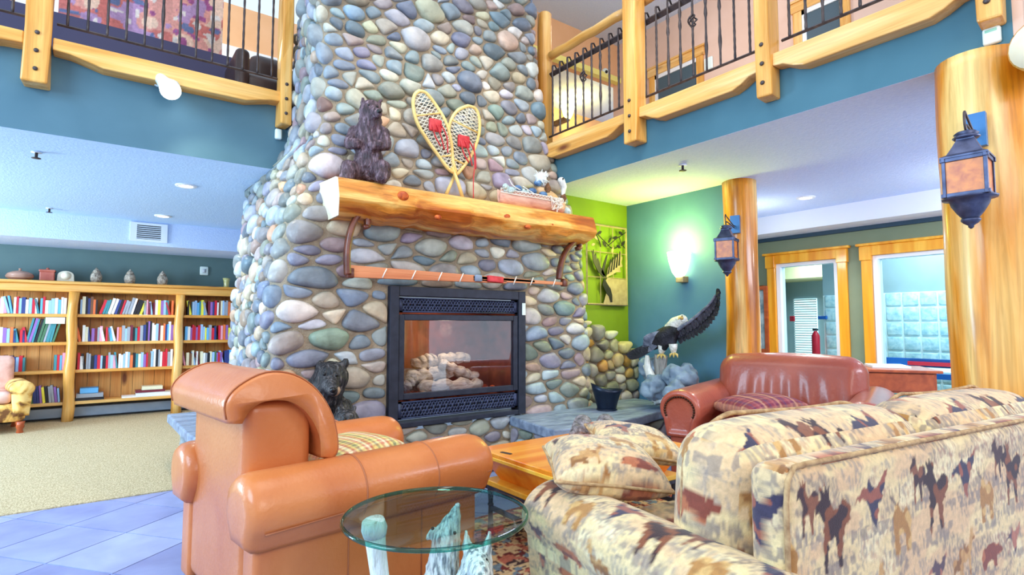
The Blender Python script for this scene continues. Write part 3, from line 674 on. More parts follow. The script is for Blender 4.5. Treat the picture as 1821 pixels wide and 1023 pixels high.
p = hit(1010,200,Y=7.9); build('lamp_shade', MB().lathe([(.05,-.12),(.09,-.05),(.13,.1),(.14,.14)], p, 18), lamp_warm, us); build('wall_plate', bx((p.x-.05,p.y,p.z-.16),(p.x+.05,8.3,p.z-.08)), iron, us, smooth=False)
light('hall_sconce_light','POINT',p+Vector((0,-.25,.1)),60,(1,.74,.14),.15)
tp = thing('hanging_tapestry', 'large salmon and violet patterned tapestry behind the left balcony railing', 'tapestry', (.5,6.2,3.3))
def tap_paint(co, no):
    u, v = co[:,0], co[:,2]; base = np.array(lin((232,160,148))[:3])*np.ones((len(u),3))
    n1 = vnoise(u*7+3, v*9); n2 = vnoise(u*16+9, v*14+4); n3 = vnoise(u*5+20, v*6+7)
    for msk, c in ((n1>.6,(246,204,180)),(n2>.7,(170,90,140)),(n3>.68,(214,120,112)),((n1<.24),(190,150,190)),((n2<.22),(236,220,212)),((n2*n3>.55),(110,120,160))): base[msk] = lin(c)[:3]
    s_ = (np.floor(u*6.5).astype(int)+np.floor(v*3).astype(int)*3) % 5; base *= (np.array([1,.86,1.1,.93,1.04])[s_])[:,None]
    return base
a0, a1 = hit(100,80,Y=6.2).x, hit(392,80,Y=6.2).x
P = [[(x, 6.2+.03*math.sin(x*9), z) for z in np.linspace(3.93,5.4,90)] for x in np.linspace(a0,a1+.02,130)]
Q = [[(p_[0],p_[1]+.05,p_[2]) for p_ in r] for r in P]
tapm = mat('woven_tapestry', (220,220,220), (255,255,255), .9, scale=40, attr=True, bump=.2, bscale=120)
build('cloth', MB().grid(P).grid([r[::-1] for r in Q]), tapm, tp, paint=tap_paint); build('base_board', bx((a0-.4,6.1,3.2),(a1+1.4,6.34,3.93)), mat('dark_violet_base', (70,66,96), None, .7), tp, smooth=False)
p = hit(462,112,Y=5.9); lc = thing('lounge_chair', 'dark brown rounded chair back on the left balcony', 'chair', (p.x,p.y,3.2))
build('backrest', MB().rbox((p.x+.06,p.y,3.58),(.38,.3,.66),.12,.06), mat('dark_brown_leather',(52,36,34),(74,54,50),.35,scale=6), lc); build('seat', MB().rbox((p.x,p.y-.3,3.42),(.5,.5,.2),.08,.06), MATS['dark_brown_leather'], lc)
for sx in (-.26,.26): build('armrest', MB().rbox((p.x+sx,p.y-.3,3.5),(.12,.6,.4),.05,.06), MATS['dark_brown_leather'], lc)
# ------------------------------------------------------------------ balcony timber
def post(loc_lo, loc_hi, label, axis, zt=4.55, name='balcony_post'):
    t = thing(name, label, 'post', ((loc_lo[0]+loc_hi[0])/2,(loc_lo[1]+loc_hi[1])/2,loc_lo[2]), group='balcony timber posts')
    m_ = MB(); n = 9; vs = []; k0 = random.random()*6
    for i in range(n+1):
        z = loc_lo[2]+(zt-loc_lo[2])*i/n; w = .006*math.sin(i*1.3+k0)
        vs += [(loc_lo[0]+w,loc_lo[1]-w,z),(loc_hi[0]+w,loc_lo[1]+w,z),(loc_hi[0]-w,loc_hi[1]+w,z),(loc_lo[0]-w,loc_hi[1]-w,z)]
    m_.add(vs, [(i*4+j,i*4+(j+1)%4,(i+1)*4+(j+1)%4,(i+1)*4+j) for i in range(n) for j in range(4)]+[(3,2,1,0),tuple(n*4+j for j in range(4))])
    build('post_shaft', m_, pine_z, t, smooth=False, bevel=.012)
    for k in range(3):
        z = loc_lo[2]+.09+k*.125
        if axis == 'x': build('bolt', MB().lathe([(.014,0),(.014,.006),(.008,.012)], (loc_lo[0],(loc_lo[1]+loc_hi[1])/2,z), 12, Matrix.Rotation(-PI/2,3,'Y')), iron, t)
        else: build('bolt', MB().lathe([(.014,0),(.014,.006),(.008,.012)], ((loc_lo[0]+loc_hi[0])/2,loc_lo[1],z), 12, Matrix.Rotation(PI/2,3,'X')), iron, t)
    return t
post((-.472,FY-.15,2.84),(-.33,FY,4), 'bolted pine post at the far left of the left balcony', 'y')
post((1.153,FY-.16,2.90),(1.245,FY,4), 'bolted pine post where the left balcony meets the chimney', 'y')
PY = [(2.85,2.985),(1.765,1.865),(.655,.75)]
for (a, b), l in zip(PY, ('bolted pine post of the right balcony nearest the chimney','middle bolted pine post of the right balcony','bolted pine post above the big log column')):
    post((FX-.13,a,2.665),(FX,b,4), l, 'x')
def beam_y(y0, y1, label):       # along y on the right fascia, belly-shaped underside
    t = MB(); n = 16; A = []; 
    for i in range(n+1): 
        s = i/n; A.append((y0+(y1-y0)*s, 2.855-.065*min(1, max(0,min(s,1-s)-.03)*8)**1.5))
    poly = A+[(y1,2.935),(y0,2.935)]
    o = build('balcony_beam', t.pris(poly, lambda a,b,d: Vector((d,a,b)), FX-.10, FX+.005), pine_y, smooth=False, bevel=.008)
    return tag(o, label, 'beam', 'wavy balcony beams')
beam_y(2.985,4.12,'wavy pine beam of the right balcony running into the chimney'); beam_y(1.865,2.85,'wavy pine beam between the first and middle posts of the right balcony'); beam_y(.75,1.765,'wavy pine beam between the middle post and the big log column')
def beam_x(x0, x1, label):
    n = 16; A = [(x0+(x1-x0)*i/n, 3.095-.055*min(1, max(0,min(i/n,1-i/n)-.03)*7)**1.5) for i in range(n+1)]
    o = build('balcony_beam', MB().pris(A+[(x1,3.18),(x0,3.18)], lambda a,b,d: Vector((a,d,b)), FY-.13, FY+.005), pine_x, smooth=False, bevel=.008)
    return tag(o, label, 'beam', 'wavy balcony beams')
beam_x(-.32,1.18,'wavy pine beam under the left balcony railing behind the round flood lamp'); beam_x(-2.2,-.47,'wavy pine beam of the left balcony cut by the picture edge')
def railing(label, axis, a0, a1, fixed, zb, n, basket, zt, twists, top=None):
    t = thing('balcony_railing', label, 'railing', (fixed,(a0+a1)/2,zb) if axis=='y' else ((a0+a1)/2,fixed,zb), group='balcony railings')
    P = (lambda a, z, d=0: Vector((fixed+d,a,z))) if axis == 'y' else (lambda a, z, d=0: Vector((a,fixed+d,z)))
    build('bottom_rail', MB().tube([P(a0,zb),P(a1,zb)], .011, 4), iron, t, smooth=False)
    build('upper_rail', MB().tube([P(a0,zt-.06,.03),P(a1,zt-.06,.03)], .03, 4), iron, t, smooth=False)
    if top: build('hand_rail', MB().tube([P(a0+(a1-a0)*k/8,top+.006*math.sin(k*2.1),.03) for k in range(9)], .042, 12), pine_y if axis=='y' else pine_x, t)
    for k in range(n):
        a = a0+(a1-a0)*(k+.5)/n; m_ = MB()
        pts = [P(a,zb)]+[P(a,zb+(zt-zb)*q/24) for q in range(1,25)]
        if k in twists:
            r = [.0085+(.006*abs(math.sin(q*2.4)) if 4<q<10 or 14<q<20 else 0) for q in range(25)]
        else: r = [.0085+.0018*(q%2) for q in range(25)]
        m_.tube(pts, r, 6); m_.tube([P(a,zt),P(a,zt+.012,.03),P(a,zt-.03,.06)], .008, 6)
        o = build('baluster', m_, iron, t)
        if k == basket:
            zc = zb+(zt-zb)*.62; w = MB()
            for q in range(4):
                w.tube([P(a,zc)+Vector((math.cos(q*PI/2+s*4)*.032*math.sin(PI*s), math.sin(q*PI/2+s*4)*.032*math.sin(PI*s), (s-.5)*.11)) for s in [i/10 for i in range(11)]], .006, 6)
            build('basket_twist', w, iron, o)
    return t
railing('black wrought-iron railing of the right balcony next to the chimney','y',4.05,3.09,FX+.0,3.045,9,4,3.74,(6,),3.87)
railing('black wrought-iron railing between the first and middle posts of the right balcony','y',2.91,1.91,FX,3.045,9,4,3.74,(2,3,5,6),3.87)
railing('black wrought-iron railing between the middle post and the big log column','y',1.75,.83,FX,3.045,9,4,3.74,(2,6),3.87)
railing('wrought-iron railing of the left balcony before the tapestry','x',-.31,1.165,FY-.02,3.325,13,-1,4.4,(4,5,7,8),4.6)
railing('wrought-iron railing at the far left edge of the left balcony','x',-1.9,-.48,FY-.02,3.325,11,-1,4.4,(),4.6)
nw = thing('newel_post', 'squat pine newel post standing behind the chimney edge on the right balcony', 'post', (3.50,4.16,3.0)); build('post_shaft', MB().lathe([(.075,3.0),(.075,4.2),(.07,4.34),(.05,4.36)], (3.50,4.16,0), 14), pine_z, nw)
# ------------------------------------------------------------------ log columns
def log_column(c, r, zt, label, seed, nm='log_column'):
    rr = np.random.RandomState(seed); t = thing(nm, label, 'column', (c[0],c[1],0)); m_ = MB(); n, k = 40, 28; vs = []
    ph = rr.rand(6)*6.28
    for i in range(n+1):
        z = zt*i/n
        for j in range(k):
            a = 2*PI*j/k; q = r*(1+.035*math.sin(z*2.2+ph[0])+.03*math.sin(2*a+z*.8+ph[1])+.025*math.sin(3*a-z*1.7+ph[2])+.015*math.sin(z*7+a+ph[3]))*(1.04-.05*z/zt)
            vs.append((c[0]+q*math.cos(a), c[1]+q*math.sin(a), z))
    m_.add(vs, [(i*k+j,i*k+(j+1)%k,(i+1)*k+(j+1)%k,(i+1)*k+j) for i in range(n) for j in range(k)]+[tuple(n*k+j for j in range(k)),tuple(range(k))[::-1]])
    build('log_shaft', m_, log_z, t); return t
bigc = log_column((3.52,.775), .195, ZC+.0, 'big peeled pine log column at the right edge holding a lantern', 2)
smallc = log_column((4.72,2.83), .15, ZC, 'slimmer peeled pine log column at the end of the blue wall holding a lantern', 5)
for (px, py, D, r), t in (((1768,282,2.6,.018),bigc),((1752,545,2.62,.02),bigc),((1722,640,2.62,.014),bigc),((1300,640,4.98,.02),smallc),((1318,520,4.97,.015),smallc)):
    pass
p = hit(1848,76,D=2.42); lb = thing('log_beam', 'pale cut end of a horizontal log beam in the top right corner', 'beam', p)
d = Vector((.82,-.2,0)).normalized(); build('log_shaft', MB().tube([p+d*(k*.12) for k in range(9)], [.115+.004*math.sin(k*2) for k in range(9)], 22), log_z, lb); build('cut_end', MB().tube([p-d*.006,p+d*.004], .108, 22), cut_m, lb)
struct('wall_corner_fascia', bx((FX,.60,ZC+.003),(6.5,.66,2.78)), wall_lav)
# ------------------------------------------------------------------ lanterns
def lantern(c, yaw, surf, label):
    t = thing('wall_lantern', label, 'lantern', c, yaw, 'lanterns on the log columns'); t.scale = (.88,)*3; surf /= .88
    def B(n, m_, mt, par=t, **k): return build(n, m_, mt, par, local=True, **k)
    w = .082; b0, b1 = -.105, .075
    m_ = MB()
    for sx in (-1,1):
        for sy in (-1,1): m_.cbox((sx*w,sy*w,(b0+b1)/2),(.016,.016,b1-b0))
    for z in (b0,b1): 
        for s_ in (-1,1): m_.cbox((0,s_*w,z),(2*w+.03,.016,.02)); m_.cbox((s_*w,0,z),(.016,2*w+.03,.02))
    B('lantern_frame', m_, lantern_m, smooth=False, bevel=.002)
    for k in range(4): B('amber_pane', MB().cbox((0,0,0),(2*w-.01,.004,b1-b0-.016),0,Matrix.Rotation(k*PI/2,3,'Z')@Matrix.Identity(3)) if 0 else MB().box((-w+.006,-.002,b0+.008),(w-.006,.002,b1-.008), Matrix.Rotation(k*PI/2,4,'Z')@Matrix.Translation((0,w-.002,0))), amber_m, smooth=False)
    B('lantern_roof', MB().lathe([(.135,b1+.008),(.135,b1+.016),(.10,b1+.03),(.072,b1+.07),(.05,b1+.105),(.05,b1+.118)],(0,0,0),4,phase=PI/4), lantern_m, smooth=False)
    B('lantern_cap', MB().lathe([(.05,b1+.112),(.058,b1+.12),(.05,b1+.127),(.04,b1+.13),(.052,b1+.138),(.04,b1+.148),(.01,b1+.155)],(0,0,0),20), lantern_m)
    B('lantern_base', MB().lathe([(.115,b0-.008),(.112,b0-.016),(.085,b0-.02),(.078,b0-.045),(.055,b0-.085),(.036,b0-.11),(.034,b0-.118)],(0,0,0),18), lantern_m)
    B('finial', MB().lathe([(.04,b0-.116),(.042,b0-.124),(.03,b0-.138),(.012,b0-.15),(.012,b0-.158),(.004,b0-.166)],(0,0,0),14), lantern_m)
    B('wall_plate', MB().box((-.045,surf-.012,b1+.12),(.045,surf+.03,b1+.30)), mat('steel_blue_plate',(40,96,150),(60,116,168),.4,metal=.2) if 'steel_blue_plate' not in MATS else MATS['steel_blue_plate'], smooth=False)
    B('hook', MB().tube(spl([(0,surf,b1+.2),(0,surf-.06,b1+.19),(0,.03,b1+.24),(0,-.012,b1+.25),(0,-.02,b1+.2),(0,0,b1+.16),(0,.03,b1+.19),(0,surf-.03,b1+.17)]), .006, 6), iron)
    return t
a = hit(1722,312,D=2.47); dv = Vector((3.52-a.x,.775-a.y)); yaw = math.atan2(dv.y,dv.x)-PI/2
lantern(a, yaw, dv.length-.245, 'larger amber lantern hung on the big log column')
a = hit(1292,442,D=4.72); dv = Vector((4.72-a.x,2.83-a.y)); yaw = math.atan2(dv.y,dv.x)-PI/2
lantern(a, yaw, dv.length-.185, 'amber lantern hung on the slimmer log column beside the blue wall')
# ------------------------------------------------------------------ lamps, devices
sc_ = thing('wall_sconce', 'glowing half-bowl wall sconce on the blue-green wall above the eagle', 'sconce', hit(1208,485,X=4.66))
p = hit(1208,470,X=4.60); build('lamp_shade', MB().lathe([(.035,-.13),(.07,-.08),(.10,.02),(.115,.12)], p, 20), lamp_warm, sc_); build('wall_plate', MB().cbox((4.64,p.y,p.z-.15),(.09,.09,.06)), taupe_m, sc_, bevel=.006, smooth=False)
light('sconce_light','POINT',p+Vector((-.12,0,.22)),24,(1,1,.16),.1)
light('sconce_wash','POINT',(4.25,3.75,2.0),7,(1,1,.16),.2)
fl = thing('flood_lamp', 'lit round white flood lamp fixed under the left balcony beam', 'lamp', hit(290,138,Y=4.84))
p = hit(303,160,Y=4.72); q = hit(284,138,Y=4.86); build('lamp_housing', MB().tube([q,q.lerp(p,.5),p+Vector((0,.03,.02))],[.04,.05,.075],16), white_plastic, fl); build('bulb', MB().ell(p,.07), lamp_on, fl)
build('mount', MB().lathe([(.05,0),(.05,.03)], q+Vector((0,.08,.0)), 14, Matrix.Rotation(PI/2,3,'X')), white_plastic, fl)
light('flood_light','SPOT',p+Vector((.02,-.1,-.02)),22,(1,.95,.7),.08,target=(1.0,4.6,1.6),spot=110)
def downlight(px, py, label, en=25):
    p = hit(px,py,Z=ZC); t = thing('ceiling_downlight', label, 'downlight', (p.x,p.y,ZC-.03), group='recessed downlights')
    m_ = MB(); m_.lathe([(.062,ZC-.012),(.085,ZC-.012),(.092,ZC-.004),(.092,ZC+.01),(.062,ZC+.01)],(p.x,p.y,0),24,cap=False); build('trim_ring', m_, white_trim, t)
    build('bulb', MB().lathe([(.001,ZC-.012),(.05,ZC-.010),(.062,ZC-.004)],(p.x,p.y,0),20), lamp_spot, t)
    light('downlight_beam','SPOT',(p.x,p.y,ZC-.03),en,(1,.95,.82),.05,target=(p.x,p.y,0),spot=140,blend=.9)
downlight(331,330,'lit round downlight in the left ceiling nearer the balcony edge',40); downlight(290,384,'lit round downlight in the left ceiling above the bookcase vent',90); downlight(1433,351,'lit round downlight in the right ceiling before the office windows',150)
p = hit(1505,491,Z=2.6); t = thing('ceiling_downlight','lit downlight seen through the smaller office window','downlight',(p.x,p.y,2.58)); build('bulb', MB().lathe([(.001,2.585),(.09,2.59),(.1,2.6)],(p.x,p.y,0),16), lamp_spot, t)
light('office_light','AREA',(8.0,2.3,2.55),70,(.85,.97,1),1.2,target=(8.0,2.3,0)); light('office_light_far','AREA',(10,4.5,2.5),60,(.9,1,1),1.2,target=(10,4.5,0))
light('blind_daylight','AREA',(11.3,4.9,1.2),10,(.9,1,1),.8,target=(9,4,1))
for px, py, l in ((65,270,'chrome sprinkler head in the left ceiling nearer the balcony'),(88,370,'chrome sprinkler head by the left ceiling soffit'),(1214,293,'chrome sprinkler head in the right ceiling')):
    p = hit(px,py,Z=ZC); t = thing('sprinkler_head', l, 'sprinkler', (p.x,p.y,ZC-.05), group='ceiling sprinklers'); 
    build('escutcheon', MB().lathe([(.035,ZC-.008),(.03,ZC),(.01,ZC)],(p.x,p.y,0),14), white_trim, t); build('deflector', MB().lathe([(.01,ZC-.002),(.01,ZC-.045),(.03,ZC-.048),(.03,ZC-.052),(.002,ZC-.054)],(p.x,p.y,0),12), iron, t)
p = hit(265,414,Y=8.45); vt = thing('air_vent', 'white louvred air vent on the soffit above the bookcase', 'vent', p)
build('vent_frame', MB().box((p.x-.13,8.431,p.z-.12),(p.x+.13,8.452,p.z-.09)).box((p.x-.13,8.431,p.z+.09),(p.x+.13,8.452,p.z+.12)).box((p.x-.2,8.43,p.z-.12),(p.x-.13,8.452,p.z+.12)).box((p.x+.13,8.43,p.z-.12),(p.x+.2,8.452,p.z+.12)), white_trim, vt, smooth=False)
build('vent_back', bx((p.x-.14,8.446,p.z-.1),(p.x+.14,8.456,p.z+.1)), black_m, vt, smooth=False)
build('louver', (lambda m_: [m_.box((p.x-.13,8.432,p.z-.085+k*.025),(p.x+.13,8.448,p.z-.072+k*.025)) for k in range(7)] and m_)(MB()), grille_white, vt, smooth=False)
p = hit(495,239,Y=FY-.02); tag(build('motion_sensor', MB().cbox(p,(.055,.04,.09)), white_plastic, bevel=.012), 'small white sensor on the left fascia beside the chimney', 'sensor')
p = hit(1764,64,X=FX-.015); t = thing('wall_keypad','pale green white box on the right fascia above the big log column','wall box',p); build('casing', MB().cbox(p,(.035,.07,.085)), white_plastic, t, bevel=.012); build('display', MB().cbox(p+Vector((-.018,0,.022)),(.004,.045,.012)), mat('pale_green_plastic',(160,226,206),None,.4), t)
p = hit(363,482,Y=9.39); t = thing('wall_thermostat','white square thermostat on the back wall above the bookcase','thermostat',p); build('casing', MB().cbox(p,(.11,.03,.13)), white_plastic, t, bevel=.012); build('display', MB().cbox(p+Vector((0,-.016,0)),(.05,.004,.06)), grille_white, t)
# ================================================================== bookcase and books
def _xf(s, M): s.v = [tuple(M @ Vector(p)) for p in s.v]; return s
MB.xf = _xf
BY0, BY1 = 9.05, 9.37
bc = thing('bookcase', 'long open pine bookcase with peeled log uprights along the back wall', 'bookcase', (.3,9.2,0))
SH = [1.36, 1.005, .65, .25]
build('back_panel', (lambda m_: [m_.box((-2.2+.125*k,BY1-.02,.2),(-2.2+.125*k+.121,BY1,1.66)) for k in range(33)] and m_)(MB()), shelf_back, bc, smooth=False)
build('top_beam', MB().box((-2.2,BY0-.02,1.64),(1.95,BY1,1.735)).box((-2.2,BY0-.05,1.735),(1.95,BY1,1.775)), pine_x, bc, smooth=False, bevel=.012)
for z in SH: build('shelf', bx((-2.2,BY0+.01,z-.04),(1.95,BY1-.02,z)), pine_x, bc, smooth=False, bevel=.006)
POSTS = [-1.42,-.255,.915,1.95]
for x in POSTS:
    m_ = MB().tube([(x+.008*math.sin(k*1.4+x),BY0-.02,.0+k*.164) for k in range(11)], [.062-.0008*k+.004*math.sin(k*2+x) for k in range(11)], 14)
    build('log_upright', m_, pine_z, bc)
    build('divider', bx((x-.015,BY0+.02,.2),(x+.015,BY1-.02,1.64)), pine_z, bc, smooth=False)
build('shelf_sign', bx((-.52,BY0-.0,1.235),(-.33,BY0+.008,1.315)), white_plastic, bc, smooth=False)
ht = thing('baseboard_heater', 'long low grey-blue baseboard heater under the bookcase', 'heater', (.3,9.3,0))
build('casing', MB().box((-2.2,9.26,.03),(1.95,9.40,.16)), heater_m, ht, smooth=False, bevel=.01); build('outlet_slot', MB().box((-2.2,9.255,.165),(1.95,9.36,.185)).box((-2.2,9.255,.0),(1.95,9.36,.028)), black_m, ht, smooth=False)
BC = {'pale blue':(150,186,226),'white':(240,240,236),'dark blue':(46,60,120),'crimson':(196,34,52),'black':(28,28,36),'yellow':(240,222,70),'violet':(140,96,168),
      'teal':(60,130,140),'grey':(150,156,166),'cream':(236,222,190),'pink':(226,150,170),'maroon':(110,34,50),'green':(70,110,80),'orange':(226,110,60),'sky blue':(96,170,230),'brown':(120,80,56)}
pages = mat('book_pages', (240,234,214), None, .8)
BMESH = {}
for n_, c in BC.items():
    bm_ = mat('book_cover_'+n_.replace(' ','_'), c, tuple(min(255,q*1.12+8) for q in c), .45, scale=3, pos=(.45,.55), stretch=(30,30,9))
    m_ = MB().box((-.5,-.5,0),(-.42,.5,1)).box((.42,-.5,0),(.5,.5,1)).box((-.5,-.5,0),(.5,-.42,1)).box((-.42,-.42,.03),(.42,.46,.97))
    me = bpy.data.meshes.new('book_'+n_.replace(' ','_')); me.from_pydata(m_.v,[],m_.f); me.materials.append(bm_); me.materials.append(pages)
    for p_ in me.polygons: p_.material_index = 1 if p_.index >= 18 else 0
    BMESH[n_] = me
ORD = ['first','second','third','fourth','fifth','sixth','seventh','eighth','ninth','tenth','eleventh','twelfth','thirteenth','fourteenth','fifteenth','sixteenth','seventeenth','eighteenth','nineteenth','twentieth']
def ordn(k): return ORD[k] if k < 20 else (['twenty','thirty','forty','fifty'][(k+1)//10-2]+('-'+ORD[(k+1)%10-1] if (k+1)%10 else 'th')).replace('yth','ieth')
BR = random.Random(12)
def run(x0, x1, z, where, hm, wts=None, lean=0, tall=None):
    x = x0; k = 0; names = list(BC)
    w = [4,5,2.5,2.5,2.2,1.1,2,1.3,2.2,2.2,1.2,1.2,.9,1.1,1.4,.9] if wts is None else wts
    while x < x1-.012:
        t = BR.uniform(.019,.034); h = hm*BR.uniform(.86,1.12) if tall is None else tall*BR.uniform(.94,1.03)
        n_ = BR.choices(names, w)[0]; o = bpy.data.objects.new('book', BMESH[n_]); COL.objects.link(o)
        a = lean*BR.uniform(.8,1.1) if lean else (BR.uniform(.12,.26) if BR.random() < .13 else 0)
        dp = BR.uniform(.13,.16); o.scale = (t,dp,h); o.rotation_euler = (0,-a,0)
        step = t/math.cos(a)
        o.location = (x+step/2, BY0+.04+dp/2, z+.0005+abs(math.sin(a))*t/2)
        tag(o, f'{n_} book, {ordn(k)} from left, {where}', 'book', 'books on the bookcase shelves'); x += step+.0012+(.002 if a else 0); k += 1
bay = ['left','middle','right']
for b_, rowz in enumerate((
    ((0,-1.0,-.33,.195,0),(1,-1.0,-.68,.17,0),(2,-1.0,-.70,.19,0),(2,-.42,-.32,.2,0),(3,-.62,-.33,.2,.12)),
    ((0,-.185,.0,.205,0),(0,.01,.47,.205,-.28),(0,.5,.855,.185,0),(1,-.185,.50,.19,0),(1,.51,.855,.24,0),(2,-.185,.62,.19,0),(2,.63,.855,.225,0)),
    ((0,1.02,1.9,.2,0),(1,1.0,1.9,.2,0),(2,1.0,1.6,.19,0)))):
    for s_, xa, xb, h, ln in rowz:
        sn = ['top','second','third','bottom'][s_]
        extra = ' (right group)' if (b_,s_,xa) in ((0,2,-.42),) else ''
        part_ = {(1,0,-.185):', upright start',(1,0,.01):', leaning middle run',(1,0,.5):', upright end',(1,1,.51):', taller right half',(1,2,.63):', taller right end',(0,2,-.42):', right group'}.get((b_,s_,xa),'')
        run(xa, xb, SH[s_], f'{sn} shelf of the {bay[b_]} bookcase bay{part_}', h, lean=ln)
run(-.70, -.42, SH[1], 'tall slanting row, second shelf of the left bookcase bay', .3, wts=[0,0,1,0,.6,0,.4,4,1,0,0,0,4,0,0,0], lean=-.22, tall=.3)
def flat(x, y, z, sx, sy, sz, n_, label, rz=0, cat='box', nm='game_box'):
    o = bpy.data.objects.new(nm, BMESH[n_]); COL.objects.link(o); o.scale = (sz, sy, sx); o.rotation_euler = (0,PI/2,rz); o.location = (x-sx/2, y, z+sz/2+.0005); tag(o, label, cat, 'boxes lying on the bottom shelf')
flat(-.04,9.2,SH[3],.30,.2,.035,'black','black game box, lowest of the stack at the left of the middle bay bottom shelf'); flat(-.04,9.2,SH[3]+.036,.28,.2,.05,'grey','grey game box in the middle of the stack on the middle bay bottom shelf')
flat(-.05,9.2,SH[3]+.087,.19,.18,.07,'sky blue','blue game box on top of the stack on the middle bay bottom shelf')
flat(.66,9.19,SH[3],.42,.24,.055,'white','long white game box lying on the middle bay bottom shelf, right side'); flat(.62,9.2,SH[3]+.056,.34,.2,.03,'maroon','maroon game box on top of the long white box'); flat(.64,9.2,SH[3]+.087,.24,.18,.05,'cream','wooden-coloured box topping the pile on the right of the middle bay bottom shelf')
flat(.38,9.18,SH[3],.16,.2,.02,'white','thin white booklet lying beside the long white game box', cat='booklet', nm='booklet')
flat(-.79,9.2,SH[3],.26,.2,.035,'maroon','maroon flat book lowest of the pile on the left bay bottom shelf', cat='book', nm='book'); 
for k, (n_, l) in enumerate((('dark blue','dark blue flat book second in the pile on the left bay bottom shelf'),('pink','pink flat book third in the pile on the left bay bottom shelf'),('white','white flat book fourth in the pile on the left bay bottom shelf'),('crimson','red flat book near the top of the pile on the left bay bottom shelf'),('black','black flat book on top of the pile on the left bay bottom shelf'))):
    flat(-.79,9.2,SH[3]+.036*(k+1),.24-.01*k,.19,.033,n_,l, cat='book', nm='book')
# ornaments on the bookcase
ZT = 1.776
def top_x(px): return hit(px,495,Y=9.2).x
t = thing('casserole_dish','low rose-tinted glass dish with a domed lid at the left end of the bookcase top','dish',(top_x(35),9.2,ZT)); 
pinkg = mat('rose_ceramic',(176,130,110),(206,164,146),.3,scale=8)
build('bowl', MB().lathe([(.08,0),(.13,.03),(.14,.05)],(top_x(35),9.2,ZT),20), pinkg, t); build('lid', MB().lathe([(.14,.05),(.12,.085),(.07,.11),(.012,.12),(.016,.145),(.004,.15)],(top_x(35),9.2,ZT),20), pinkg, t)
t = thing('canister','square red-brown canister with a scalloped lid on the bookcase top','canister',(top_x(84),9.2,ZT)); redc = mat('terracotta_glaze',(176,84,70),(206,120,100),.4,scale=8)
build('body', MB().cbox((top_x(84),9.2,ZT+.06),(.15,.13,.12)), redc, t, bevel=.012, smooth=False); build('lid', MB().cbox((top_x(84),9.2,ZT+.13),(.165,.145,.03)), redc, t, bevel=.01, smooth=False); build('knob', MB().ell((top_x(84),9.2,ZT+.155),.018,10,8), redc, t)
t = thing('mantel_clock','cream arched clock-like ornament on the bookcase top','ornament',(top_x(117),9.2,ZT)); cr = mat('cream_glaze',(196,186,166),(226,216,196),.4,scale=8)
arch = [(-.09,0),(.09,0),(.085,.08)]+[(.085*math.cos(a),.08+.06*math.sin(a)) for a in np.linspace(.1,PI-.1,9)]+[(-.085,.08)]
build('case', MB().pris(arch, lambda a,b,d: Vector((top_x(117)+a,d,ZT+b)), 9.16, 9.24), cr, t, smooth=False, bevel=.006); build('face', MB().lathe([(.05,0),(.05,.008)], (top_x(117),9.16,ZT+.075), 18, Matrix.Rotation(PI/2,3,'X')), cut_m, t)
vase_m = mat('speckled_pine_cone_vase',(120,104,92),(216,204,186),.5,scale=40,bump=1,bscale=40)
for px, l in ((171,'leftmost of the three speckled pine-cone-shaped jars on the bookcase top'),(231,'middle one of the three speckled pine-cone-shaped jars on the bookcase top'),(289,'rightmost of the three speckled pine-cone-shaped jars on the bookcase top')):
    x = top_x(px); t = thing('cone_jar', l, 'jar', (x,9.2,ZT), group='pine-cone jars on the bookcase'); build('body', MB().lathe([(.045,0),(.06,.03),(.066,.07),(.06,.11),(.045,.135)],(x,9.2,ZT),16), vase_m, t); build('lid', MB().lathe([(.047,.135),(.035,.165),(.016,.185),(.006,.205)],(x,9.2,ZT),16), vase_m, t)
x = top_x(403); t = thing('flower_vase','small amber glass vase at the right end of the bookcase top','vase',(x,9.2,ZT)); build('body', MB().lathe([(.04,0),(.035,.03),(.04,.09),(.055,.14),(.05,.14),(.035,.09),(.03,.03)],(x,9.2,ZT),16), mat('amber_vase_glass',(190,186,110),(226,216,150),.15,scale=12,coat=1), t)
# ================================================================== fabrics
DEER = [(.05,.55),(.09,.35),(.1,0),(.16,0),(.19,.32),(.45,.3),(.6,.33),(.63,0),(.7,0),(.72,.42),(.8,.55),(.84,.72),(.98,.70),(1.0,.76),(.9,.84),(.93,1.0),(.86,.9),(.82,1.0),(.77,.86),(.68,.62),(.4,.58),(.15,.62)]
MOOSE = [(.2,0),(.29,0),(.34,.32),(.52,.38),(.62,.02),(.71,.02),(.74,.36),(.97,.55),(1,.68),(.82,.76),(.52,.66),(.4,.8),(.42,.98),(.33,.9),(.27,1.0),(.24,.9),(.12,.98),(.16,.86),(.0,.74),(.01,.62),(.12,.66),(.22,.55)]
BEAR = [(0,.4),(.05,.1),(.08,0),(.2,0),(.24,.22),(.5,.24),(.58,0),(.72,0),(.74,.3),(.9,.34),(1,.42),(.98,.54),(.88,.6),(.84,.72),(.74,.66),(.55,.78),(.3,.74),(.1,.62)]
ELK = [(.25,.0),(.4,0),(.42,.25),(.62,.25),(.64,0),(.78,0),(.84,.45),(.7,.6),(.5,.56),(.4,.68),(.28,.66),(.2,.5)]
ANTL = [[(.3,.66),(.12,.78),(.08,1),(.14,.82),(.34,.7)],[(.36,.66),(.52,.78),(.6,1),(.54,.8),(.4,.66)],[(.2,.74),(.2,.94),(.24,.76)],[(.48,.74),(.46,.94),(.44,.76)]]
BIRD = [(0,.5),(.2,.56),(.36,.5),(.44,.3),(.5,.1),(.6,0),(.62,.12),(.7,.4),(.86,.62),(1,1),(.8,.86),(.62,.7),(.5,.76),(.42,.9),(.36,.74),(.2,.7)]
TW, TH_ = .52, .44
